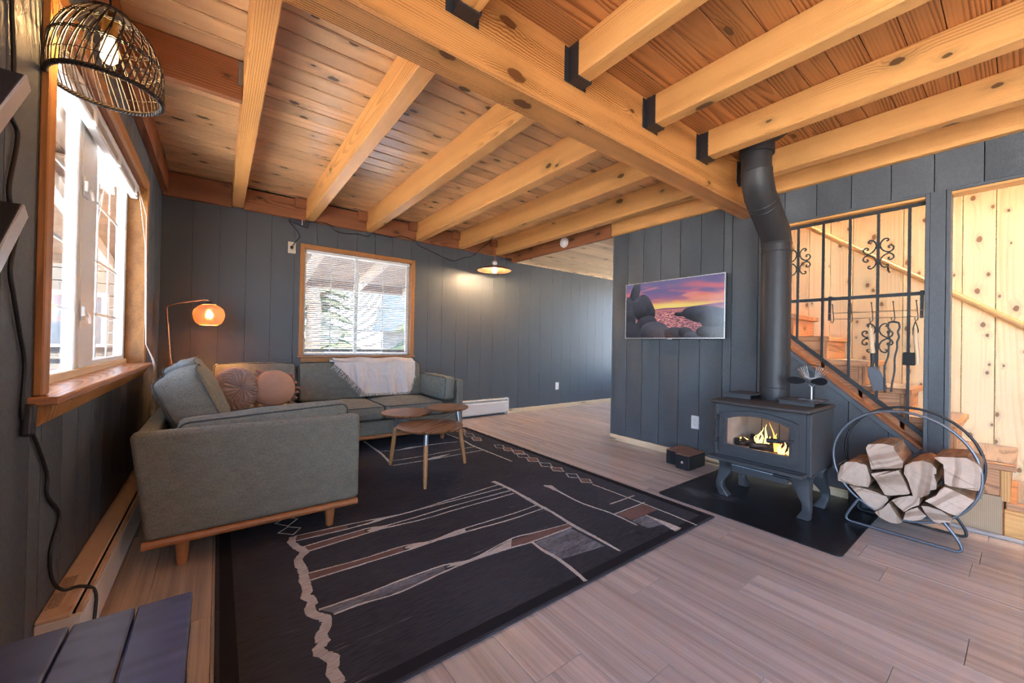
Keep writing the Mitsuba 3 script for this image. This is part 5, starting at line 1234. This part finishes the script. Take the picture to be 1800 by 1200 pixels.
def cab_leg(cx, cy, sx, sy):
    prof_ = [(0.272, 0.070, 0.004), (0.245, 0.070, -0.014), (0.20, 0.062, -0.016), (0.15, 0.045, -0.004), (0.10, 0.030, 0.010), (0.065, 0.030, 0.010), (0.035, 0.036, 0.000), (0.015, 0.042, -0.006), (0.0066, 0.044, -0.008)]
    v, F = [], []
    for z, w, o in prof_:
        ox, oy = cx + sx * o, cy + sy * o
        for (a, b) in ((-1, -1), (1, -1), (1, 1), (-1, 1)):
            v.append([ox + a * w * 0.72 + (0.35 * w * -sx), oy + b * w * 0.72 + (0.35 * w * -sy), z])
    n = len(prof_)
    for i in range(n - 1):
        for j in range(4):
            k = (j + 1) % 4
            F += [[i * 4 + j, (i + 1) * 4 + j, (i + 1) * 4 + k], [i * 4 + j, (i + 1) * 4 + k, i * 4 + k]]
    F += [[0, 1, 2], [0, 2, 3], [(n - 1) * 4, (n - 1) * 4 + 2, (n - 1) * 4 + 1], [(n - 1) * 4, (n - 1) * 4 + 3, (n - 1) * 4 + 2]]
    m = trimesh.Trimesh(np.array(v), np.array(F), process=False).subdivide().subdivide()
    m = trimesh.smoothing.filter_taubin(m, iterations=6)
    vv = np.array(m.vertices); vv[:, 2] = np.clip(vv[:, 2], 0.0066, 0.271)
    return vv, np.array(m.faces)
for cx, cy, sx, sy in ((2.745, 1.245, -1, 1), (2.745, 0.755, -1, -1), (3.09, 0.755, 1, -1), (3.09, 1.245, 1, 1)):
    l = part(ws, 'leg', cab_leg(cx, cy, sx, sy), STEELBLK, smooth=45)
tr_ = part(ws, 'trivet', cbox(2.86, 3.11, 1.10, 1.272, 0.682, 0.690, 0.002), STEELBLK)
part(tr_, 'foot', cbox(2.863, 2.875, 1.112, 1.26, 0.656, 0.6815, 0.001), STEELBLK)
part(tr_, 'foot', cbox(3.095, 3.107, 1.112, 1.26, 0.656, 0.6815, 0.001), STEELBLK)
tr_ = part(ws, 'trivet', cbox(2.83, 3.10, 0.745, 0.945, 0.676, 0.684, 0.002), STEELBLK)
part(tr_, 'foot', cbox(2.833, 2.845, 0.755, 0.935, 0.656, 0.6755, 0.001), STEELBLK)
part(tr_, 'foot', cbox(3.085, 3.097, 0.755, 0.935, 0.656, 0.6755, 0.001), STEELBLK)
fb = part(ws, 'firebox', join(box(SX1 - 0.05, SX1 - 0.0205, 0.78, 1.215, 0.33, 0.60), box(SX0 + 0.021, SX1 - 0.05, 0.7525, 0.785, 0.293, 0.61), box(SX0 + 0.021, SX1 - 0.05, 1.21, 1.2415, 0.293, 0.61), box(SX0 + 0.021, SX1 - 0.021, 0.7525, 1.2415, 0.293, 0.335)), FIREBRICK)
part(fb, 'brick_joint', join(*[box(SX1 - 0.0515, SX1 - 0.0498, y, y + 0.004, 0.336, 0.60) for y in (0.90, 1.01, 1.12)]), CHAR)
part(ws, 'top_liner', box(SX0 + 0.021, SX1 - 0.021, 0.7525, 1.2415, 0.612, 0.627), CHAR)
for i, (p0, p1, r) in enumerate([((2.86, 1.20, 0.360), (2.93, 0.95, 0.372), 0.026), ((2.80, 1.09, 0.362), (2.90, 0.82, 0.358), 0.024), ((2.95, 1.13, 0.395), (2.84, 0.84, 0.385), 0.021)]):
    part(ws, 'burning_log', tube([p0, np.array(p0) * 0.5 + np.array(p1) * 0.5 + [0, 0, 0.006], p1], [r * 0.9, r, r * 0.85], 9), CHAR, smooth=50)
flo = M('flame_body', P((0.8, 0.3, 0.05), 0.9))
def flame(x, y, z, h, w, tw, seed):
    rr = np.random.RandomState(seed)
    pts, rad = [], []
    for t in np.linspace(0, 1, 10):
        pts.append((x + 0.012 * math.sin(4 * t + seed), y + tw * t * h + 0.010 * math.sin(6 * t + seed * 2) * t, z + h * t))
        rad.append(max(0.0006, w * (1 - t) ** 0.8 * (0.55 + 1.1 * t * math.exp(-2.5 * t))))
    return tube(pts, rad, 8, flat=(1.0, 0.55))
for i, (y, h, w, tw, hot) in enumerate([(1.165, 0.030, 0.010, 0.1, 1), (1.128, 0.030, 0.014, 0.1, 1), (1.085, 0.060, 0.013, -0.3, 1), (1.062, 0.115, 0.017, -0.25, 1), (1.040, 0.080, 0.022, 0.0, 1), (1.018, 0.135, 0.018, 0.0, 1), (1.000, 0.070, 0.016, -0.1, 1), (0.945, 0.185, 0.015, 0.12, 0), (0.930, 0.120, 0.024, 0.05, 0), (0.915, 0.065, 0.024, 0.0, 1), (0.900, 0.075, 0.022, -0.1, 1), (0.880, 0.050, 0.018, -0.3, 1), (0.865, 0.035, 0.014, -0.5, 0)]):
    x = 2.80 + 0.012 * (i % 3) if y < 0.96 else 2.85 + 0.01 * (i % 3)
    z = 0.350 if y < 0.96 else 0.372
    part(ws, 'flame', flame(x, y, z, h, w, tw, i), flo, smooth=True, emitter=emit(*(FLAME_HOT if hot else FLAME_COOL)))
# flue pipe
fp = thing('stove_pipe', 'black stove pipe with an offset elbow rising from the stove to the ceiling', 'stove pipe')
PX, PY, UX = 3.052, 1.035, 2.703
def ring_pipe(pts, r, rr=None): return tube(pts, r, 40)
part(fp, 'lower_pipe', lathe([(0, 0.655), (0.088, 0.655), (0.088, 1.725), (0, 1.725)], 48, (PX, PY, 0)), PIPE, smooth=40)
part(fp, 'seam_ring', lathe([(0.088, 0.735), (0.0895, 0.737), (0.0895, 0.741), (0.088, 0.743)], 48, (PX, PY, 0)), PIPE, smooth=40)
for z in (1.66, 1.715):
    part(fp, 'seam_ring', lathe([(0.088, z), (0.0915, z + 0.002), (0.0915, z + 0.007), (0.088, z + 0.009)], 48, (PX, PY, 0)), PIPE, smooth=40)
part(fp, 'offset_pipe', tube([(PX, PY, 1.722), (PX - 0.03, PY, 1.79), (UX + 0.06, PY, 1.985), (UX + 0.012, PY, 2.075), (UX, PY, 2.13)], [0.0885, 0.089, 0.089, 0.0885, 0.0885], 48), PIPE, smooth=40)
dvec = np.array([UX + 0.06 - PX + 0.03, 0, 1.985 - 1.79]); dvec /= np.linalg.norm(dvec)
for tt_ in (0.74, 0.86):
    c = np.array([PX - 0.03, PY, 1.79]) + dvec * tt_ * 0.324
    part(fp, 'seam_ring', tube([c - dvec * 0.004, c, c + dvec * 0.004], [0.0892, 0.0912, 0.0892], 40), PIPE, smooth=40)
part(fp, 'upper_pipe', lathe([(0, 2.115), (0.084, 2.115), (0.084, 2.25), (0, 2.25)], 48, (UX, PY, 0)), PIPE, smooth=40)
part(fp, 'ceiling_sleeve', lathe([(0.086, 2.225), (0.098, 2.225), (0.098, 2.3585), (0.086, 2.3585)], 48, (UX, PY, 0)), PIPE, smooth=40)
part(fp, 'flange', lathe([(0, 2.352), (0.172, 2.352), (0.175, 2.356), (0.172, 2.3595), (0, 2.3595)], 48, (UX, PY, 0)), PIPE, smooth=40)

# heat powered fan
hf = thing('stove_fan', 'small heat powered fan with a ribbed silver crown standing on the stove top', 'fan')
FX, FY = 2.975, 0.805
part(hf, 'foot', xf(cbox(-0.03, 0.03, -0.062, 0.062, 0.6845, 0.6885, 0.001), None, (FX, FY, 0)), PEWTER)
part(hf, 'stem', tube([(FX, FY, 0.688), (FX, FY, 0.752), (FX, FY + 0.0, 0.768)], 0.0062, 8), PEWTER)
part(hf, 'yoke', join(tube([(FX, FY, 0.762), (FX, FY + 0.022, 0.792)], 0.005, 8), tube([(FX, FY, 0.762), (FX, FY - 0.020, 0.790)], 0.005, 8)), PEWTER)
part(hf, 'motor', tube([(FX - 0.05, FY, 0.800), (FX + 0.03, FY, 0.806)], 0.016, 14), PEWTER, smooth=50)
part(hf, 'crown_base', cbox(FX - 0.02, FX + 0.02, FY - 0.042, FY + 0.042, 0.816, 0.824, 0.002), CHROME)
for s in (-1, 1):
    for i in range(6):
        t = 0.016 + i * 0.0105
        b = np.array([FX, FY + s * (0.006 + 0.72 * t * 0.62), 0.823]); e = np.array([FX, FY + s * (0.012 + t * 1.02), 0.900 - 0.0024 * i * i * 0.6])
        part(hf, 'fin', tube([b, e], 0.0019, 6), CHROME)
    part(hf, 'fin_band', tube([(FX - 0.006, FY + s * 0.026, 0.898), (FX - 0.006, FY + s * 0.05, 0.893), (FX - 0.006, FY + s * 0.078, 0.880)], 0.002, 6), CHROME)
part(hf, 'crown_bar', tube([(FX, FY - 0.026, 0.905), (FX, FY + 0.030, 0.905)], 0.003, 6), CHROME)
def blade(a, tilt):
    n = 18
    pts = [(0.012 + 0.098 * (0.5 - 0.5 * math.cos(t)), 0.022 * math.sin(t) * (1 - 0.25 * math.cos(t))) for t in np.linspace(0, 2 * math.pi, n, endpoint=False)]
    m = prism(Polygon(pts), -0.0012, 0.0012, 'x')
    v = m[0] @ rz(tilt).T
    return v @ rx(a).T + np.array([FX - 0.058, FY, 0.803]), m[1]
BLADE = M('fan_blade', P((0.012, 0.012, 0.014), 0.8, spec=0.1))
part(hf, 'blade', blade(0.05, 0.35), BLADE)
part(hf, 'blade', blade(math.pi - 0.10, 0.35), BLADE)
part(hf, 'hub', lathe([(0, -0.008), (0.012, -0.006), (0.012, 0.006), (0, 0.008)], 14, (FX - 0.058, FY, 0.803), 'x'), BLACK)

# speakers and bucket
SPW = M('speaker_wood_top', P(wood((0.22, 0.125, 0.085), (0.11, 0.06, 0.04), ring=0.009, contrast=0.6), 0.45))
def speaker(lab, x0, x1, y0, y1, h, slot):
    s = thing('box_speaker', lab, 'speaker', 'box speakers beside the stove')
    part(s, 'body', cbox(x0, x1, y0, y1, 0.002, h - 0.006, 0.006), M('speaker_black', P((0.012, 0.013, 0.016), 0.4)))
    part(s, 'top', cbox(x0, x1, y0, y1, h - 0.0058, h, 0.002, 0), SPW, label='brown wood grained top')
    m = (y0 + y1) / 2
    if slot == 0:
        part(s, 'port', cbox(x0 - 0.0012, x0 + 0.002, m - 0.012, m + 0.016, 0.03, 0.095, 0.0006), DARKSLOT)
    else:
        part(s, 'port', lathe([(0, -0.0015), (0.018, -0.0015), (0.018, 0.001), (0, 0.001)][::-1], 20, (x0, m, 0.062), 'x'), DARKSLOT)
        part(s, 'cone', lathe([(0, -0.004), (0.010, -0.002), (0.014, 0.0), (0, 0.0)][::-1], 16, (x0, m, 0.058), 'x'), CHROME, smooth=40)
speaker('low black box speaker with a wood grained top, the nearer one beside the hearth mat', 3.038, 3.300, 1.622, 1.742, 0.122, 1)
speaker('low black box speaker with a wood grained top, half hidden behind the nearer speaker', 3.100, 3.340, 1.745, 1.862, 0.120, 0)
bk = thing('ash_bucket', 'black metal bucket on the hearth mat behind the log rack', 'bucket')
part(bk, 'body', lathe([(0, 0.0065), (0.072, 0.0065), (0.082, 0.19), (0.079, 0.19), (0.068, 0.012), (0, 0.012)], 36, (3.296, 0.612, 0)), M('bucket_black', P((0.014, 0.018, 0.026), 0.35)), smooth=40)
part(bk, 'rim', tube([(3.296 + 0.083 * math.cos(a), 0.612 + 0.083 * math.sin(a), 0.190) for a in np.linspace(0, 2 * math.pi, 36, endpoint=False)], 0.0035, 7, closed=True), BLACK, smooth=50)

# ------------------------------------------------------------------ log rack and logs
lr = thing('log_rack', 'round steel hoop log rack standing half on the hearth mat', 'log rack')
def hoop(x): return [(x, 0.402 + 0.2835 * math.cos(a), 0.386 + 0.2885 * math.sin(a)) for a in np.linspace(0, 2 * math.pi, 72, endpoint=False)]
part(lr, 'front_hoop', tube(hoop(2.945), 0.0068, 10, closed=True), RACKGREY, smooth=50)
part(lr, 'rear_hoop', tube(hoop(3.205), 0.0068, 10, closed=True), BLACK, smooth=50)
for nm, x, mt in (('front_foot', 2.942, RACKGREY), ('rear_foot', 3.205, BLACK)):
    pts = curve([(x, 0.565, 0.157), (x, 0.605, 0.078), (x, 0.622, 0.030), (x, 0.606, 0.0135), (x, 0.57, 0.0125), (x, 0.40, 0.0125), (x, 0.235, 0.0125), (x, 0.197, 0.0135), (x, 0.180, 0.030), (x, 0.198, 0.078), (x, 0.247, 0.150)], 6)
    part(lr, nm, tube(pts, 0.0068, 10), mt, smooth=50)
for y, z in ((0.565, 0.145), (0.245, 0.145), (0.68, 0.30), (0.124, 0.30)):
    part(lr, 'cross_bar', tube([(2.945, y, z), (3.205, y, z)], 0.0055, 8), RACKGREY, smooth=50)
LOGLAB = {'top': 'square split log on top of the pile, left of centre', 'l': 'rounded split log at the left edge of the pile', 'mid': 'smooth pale square log in the middle of the pile', 'c': 'ragged split log right of the middle log',
          'r': 'large pale block log at the upper right of the pile', 'r2': 'broad pale log at the right, below the large block', 'bl': 'grey barked log at the lower left against the hoop', 'b2': 'pinkish log lying lowest in the pile, at the left',
          'b3': 'wedge shaped log below the middle log', 'b4': 'small split log at the bottom centre of the pile', 'b5': 'rough barked log at the bottom right of the pile'}
for i, (k_, (x0, pts)) in enumerate(LOGS.items()):
    poly = Polygon(pts).buffer(-0.0015)
    if poly.geom_type != 'Polygon': poly = max(poly.geoms, key=lambda g: g.area)
    ex = np.array(poly.segmentize(0.022).exterior.coords)[:-1]
    c = ex.mean(0)
    rr = np.random.RandomState(i)
    secs = []
    for s, t in enumerate(np.linspace(0, 1, 7)):
        k = 1 - 0.05 * t
        e = c + (ex - c) * k * (1 - 0.035 * meshkit.noise(np.c_[ex * 60, np.full(len(ex), t * 4 + i)])[:, None])
        xq = x0 + 0.30 * t + (0.010 * (meshkit.noise(np.c_[ex * 45, np.full(len(ex), i)]) - 0.5) if s in (0, 6) else 0)
        secs.append(np.c_[np.broadcast_to(xq, len(ex)), e])
    n = len(ex)
    V = np.vstack(secs); F = []
    for s in range(6):
        for j in range(n):
            k = (j + 1) % n
            F += [[s * n + j, s * n + k, (s + 1) * n + k], [s * n + j, (s + 1) * n + k, (s + 1) * n + j]]
    vt, ft = trimesh.creation.triangulate_polygon(Polygon(ex), engine='earcut')
    # caps reuse the ring vertices
    near = [int(np.argmin(((ex - q) ** 2).sum(1))) for q in vt]
    for f in ft:
        a, b, d = near[f[0]], near[f[1]], near[f[2]]
        F.append([a, d, b]); F.append([6 * n + a, 6 * n + b, 6 * n + d])
    V2 = V[np.array(F)].reshape(-1, 3)
    m = trimesh.Trimesh(V, np.array(F), process=False)
    if m.volume < 0: V2 = V2.reshape(-1, 3, 3)[:, ::-1].reshape(-1, 3)
    single('split_log', (V2, np.arange(len(V2)).reshape(-1, 3), np.c_[V2[:, 0], np.full(len(V2), i + 0.5)]), LOG, LOGLAB[k_], 'log', group='split logs in the hoop rack')

# ------------------------------------------------------------------ iron railing
ir = thing('iron_railing', 'black wrought iron railing with scroll ornaments in the stair opening', 'railing')
RXX = 3.452
def bar(p0, p1, w, t): 
    return tube([p0, p1], w / 2 * 1.35, 4)
for y in (1.027, 0.876, 0.728, 0.585, 0.440):
    zb_ = 0.415 + (y - 0.366) * 0.8766 + 0.055
    part(ir, 'bar', cbox(RXX - 0.007, RXX + 0.007, y - 0.007, y + 0.007, zb_, 1.905, 0.001), IRON)
part(ir, 'top_rail', cbox(RXX - 0.006, RXX + 0.006, 0.3665, 1.16, 1.904, 1.924, 0.001), IRON)
part(ir, 'middle_rail', cbox(RXX - 0.005, RXX + 0.005, 0.3665, 1.16, 1.350, 1.372, 0.001), IRON)
b = cbox(RXX - 0.006, RXX + 0.006, 0.005, L - 0.005, 0.040, 0.066, 0.001)
part(ir, 'bottom_rail', xf(b[:2], rx(sl), (0, 0.366, 0.4155)), IRON)
def cscroll(y, z, sy, sz, s):
    """one S scroll of the ornament, quadrant (sy, sz)"""
    pts = []
    for t in np.linspace(0, 1, 9):      # outer curl
        a = -0.4 + 4.6 * t
        r = 0.006 + 0.014 * t
        pts.append((0.068 - r * math.cos(a), 0.046 + r * math.sin(a)))
    q1 = [(0.064, 0.040), (0.074, 0.052), (0.066, 0.064), (0.050, 0.060), (0.046, 0.044)]
    return pts
def ornament(y, z):
    o = part(ir, 'scroll_collar', join(cbox(RXX - 0.011, RXX + 0.011, y - 0.012, y + 0.012, z + 0.036, z + 0.056, 0.002)[:2], cbox(RXX - 0.011, RXX + 0.011, y - 0.012, y + 0.012, z - 0.056, z - 0.036, 0.002)[:2]), IRON)
    for sy in (-1, 1):
        for sz in (-1, 1):
            up_ = [(0.030, 0.078), (0.026, 0.088), (0.034, 0.094), (0.044, 0.090), (0.046, 0.080)]
            # small curl above the collar
            c1 = curve([(0.008, 0.050), (0.013, 0.072), (0.026, 0.090), (0.040, 0.094), (0.049, 0.086), (0.046, 0.077), (0.038, 0.078)], 4)
            c2 = curve([(0.010, 0.046), (0.020, 0.024), (0.036, 0.010), (0.052, 0.004), (0.070, 0.016), (0.074, 0.034), (0.062, 0.046), (0.050, 0.042), (0.050, 0.033), (0.057, 0.032)], 4)
            for c in (c1, c2):
                part(o, 'scroll', tube([(RXX, y + sy * a, z + sz * b) for a, b in c], 0.0042, 6), IRON, smooth=50)
        part(o, 'tie', cbox(RXX - 0.007, RXX + 0.007, y + sy * 0.052 - 0.006, y + sy * 0.052 + 0.006, z - 0.008, z + 0.008, 0.002)[:2], IRON)
ornament(0.585, 1.640); ornament(1.027, 1.655); ornament(0.585, 1.085)
# hook rack and tools
hk = thing('hook_rack', 'wire hook rack hanging from the middle rail of the iron railing', 'hook rack')
HXX = 3.425
for y in (0.829, 0.380):
    part(hk, 'hanger', join(cbox(HXX - 0.002, HXX + 0.002, y - 0.008, y + 0.008, 1.207, 1.376, 0.0008)[:2], cbox(HXX - 0.002, RXX + 0.010, y - 0.008, y + 0.008, 1.3725, 1.3765, 0.0008)[:2]), BLACK)
for z in (1.257, 1.216):
    part(hk, 'wire', tube([(HXX - 0.004, 0.376, z), (HXX - 0.004, 0.833, z)], 0.002, 6), CHROME)
for y in (0.812, 0.712, 0.609, 0.506, 0.403):
    h_ = part(hk, 'hook', tube(curve([(HXX - 0.008, y, 1.312), (HXX - 0.010, y - 0.004, 1.27), (HXX - 0.008, y - 0.008, 1.215), (HXX - 0.012, y - 0.006, 1.196), (HXX - 0.030, y, 1.190), (HXX - 0.034, y + 0.002, 1.204)], 4), 0.0026, 6), BRONZE)
    part(h_, 'ball', join(lathe([(0, -0.006), (0.006, 0), (0, 0.006)], 8, (HXX - 0.008, y, 1.315)), lathe([(0, -0.005), (0.005, 0), (0, 0.005)], 8, (HXX - 0.034, y + 0.002, 1.206))), IRON, smooth=True)
TX_ = HXX - 0.030
sv = thing('ash_shovel', 'small ash shovel with a pale wooden handle, hanging left of the tongs', 'shovel')
part(sv, 'loop', tube(curve([(TX_ , 0.609, 1.186), (TX_, 0.618, 1.16), (TX_, 0.617, 1.135)], 4), 0.0022, 6), CORD)
part(sv, 'loop', tube(curve([(TX_ , 0.609, 1.186), (TX_, 0.600, 1.16), (TX_, 0.603, 1.135)], 4), 0.0022, 6), CORD)
part(sv, 'handle', tube([(TX_, 0.610, 1.150), (TX_, 0.606, 1.12), (TX_, 0.596, 0.985)], [0.011, 0.0135, 0.0125], 12), HANDLEWOOD, smooth=50)
part(sv, 'ferrule', tube([(TX_, 0.596, 0.985), (TX_, 0.594, 0.93), (TX_, 0.600, 0.895)], [0.013, 0.011, 0.007], 12), IRON, smooth=50)
bp = [(-0.022, 0.0), (0.022, 0.0), (0.034, -0.05), (0.036, -0.155), (-0.036, -0.155), (-0.034, -0.05)]
bm = prism(Polygon(bp), -0.0015, 0.0015, 'x')
v = bm[0].copy(); v[:, 0] += 6.0 * v[:, 1] ** 2
part(sv, 'blade', (v @ rx(-0.28).T + np.array([TX_, 0.600, 0.897]), bm[1]), M('shovel_steel', P((0.11, 0.12, 0.135), 0.6, metal=0.3)), label='ashy steel blade')
tg = thing('log_tongs', 'pair of twisted iron log tongs hanging from the fourth hook', 'tongs')
for s, pts in ((1, [(0.522, 1.180), (0.524, 1.15), (0.516, 1.13), (0.522, 1.10), (0.514, 1.07), (0.520, 1.03), (0.522, 0.97), (0.538, 0.90), (0.536, 0.80), (0.534, 0.745)]), (-1, [(0.476, 1.178), (0.472, 1.15), (0.480, 1.12), (0.474, 1.09), (0.482, 1.06), (0.482, 1.02), (0.492, 0.96), (0.492, 0.88), (0.502, 0.80), (0.506, 0.752)])):
    part(tg, 'arm', tube(curve([(TX_, a, b) for a, b in pts], 4), 0.0048, 7), IRON, smooth=50)
part(tg, 'hinge', tube(curve([(TX_, 0.524, 1.180), (TX_, 0.500, 1.186), (TX_, 0.474, 1.179)], 4), 0.0055, 8), IRON, smooth=50)
for y, z in ((0.534, 0.742), (0.506, 0.749)):
    part(tg, 'tip', lathe([(0, -0.008), (0.008, 0), (0, 0.008)], 8, (TX_, y, z)), IRON, smooth=True)
br = thing('hearth_brush', 'hearth brush with a white handle and black bristles, hanging from the last hook', 'brush')
part(br, 'loop', tube(curve([(TX_, 0.403, 1.186), (TX_, 0.413, 1.14), (TX_, 0.412, 1.10)], 4), 0.0025, 6), CORD)
part(br, 'loop', tube(curve([(TX_, 0.403, 1.186), (TX_, 0.392, 1.14), (TX_, 0.391, 1.115)], 4), 0.0025, 6), CORD)
part(br, 'handle', tube([(TX_, 0.402, 1.145), (TX_, 0.403, 1.10), (TX_, 0.393, 0.97), (TX_, 0.391, 0.925)], [0.008, 0.0105, 0.0105, 0.010], 10), HANDLEWOOD, smooth=50)
part(br, 'bristles', cbox(TX_ - 0.012, TX_ + 0.012, 0.402, 0.456, 0.915, 0.995, 0.004), BRISTLE)

# ------------------------------------------------------------------ near left: bench, shelves
be = thing('slatted_bench', 'glossy black planked bench at lower left, blue light cast painted into its slats', 'bench')
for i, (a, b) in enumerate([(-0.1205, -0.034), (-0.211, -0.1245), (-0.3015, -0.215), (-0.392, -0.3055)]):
    part(be, 'slat', cbox(a, b, -0.30, 1.091, 0.428, 0.45, 0.003, 1), BENCHCAST)
part(be, 'frame', join(cbox(-0.060, -0.036, -0.29, 1.085, 0.375, 0.4278, 0.002)[:2], cbox(-0.390, -0.366, -0.29, 1.085, 0.375, 0.4278, 0.002)[:2], cbox(-0.366, -0.06, 1.055, 1.083, 0.375, 0.4278, 0.002)[:2], cbox(-0.366, -0.06, -0.288, -0.26, 0.375, 0.4278, 0.002)[:2]), BLACK)
for x in (-0.080, -0.389):
    for y in (-0.285, 1.04):
        part(be, 'leg', cbox(x, x + 0.04, y, y + 0.04, 0.0, 0.3745, 0.003), BLACK)
SHG = M('shelf_edge_grey', P((0.42, 0.42, 0.42), 0.35))
for lab, yo, zo in (('upper slanted black wall shelf with a grey edge at the left border of the photo', 0.947, 1.407), ('lower slanted black wall shelf with a pale edge at the left border of the photo', 0.950, 1.205)):
    s_ = thing('wall_shelf', lab, 'shelf', 'slanted shelves on the left wall')
    A = math.atan2(0.087, 0.080)
    b = cbox(-0.4095, -0.2505, -0.30, 0.0, -0.022, -0.0, 0.001, 1)
    part(s_, 'board', xf(b, rx(A), (0, yo, zo)), BLACK)
    b = cbox(-0.2503, -0.247, -0.30, 0.0, -0.024, 0.0, 0.0008, 1)
    part(s_, 'edge_strip', xf(b, rx(A), (0, yo, zo)), SHG, label='grey edge strip')
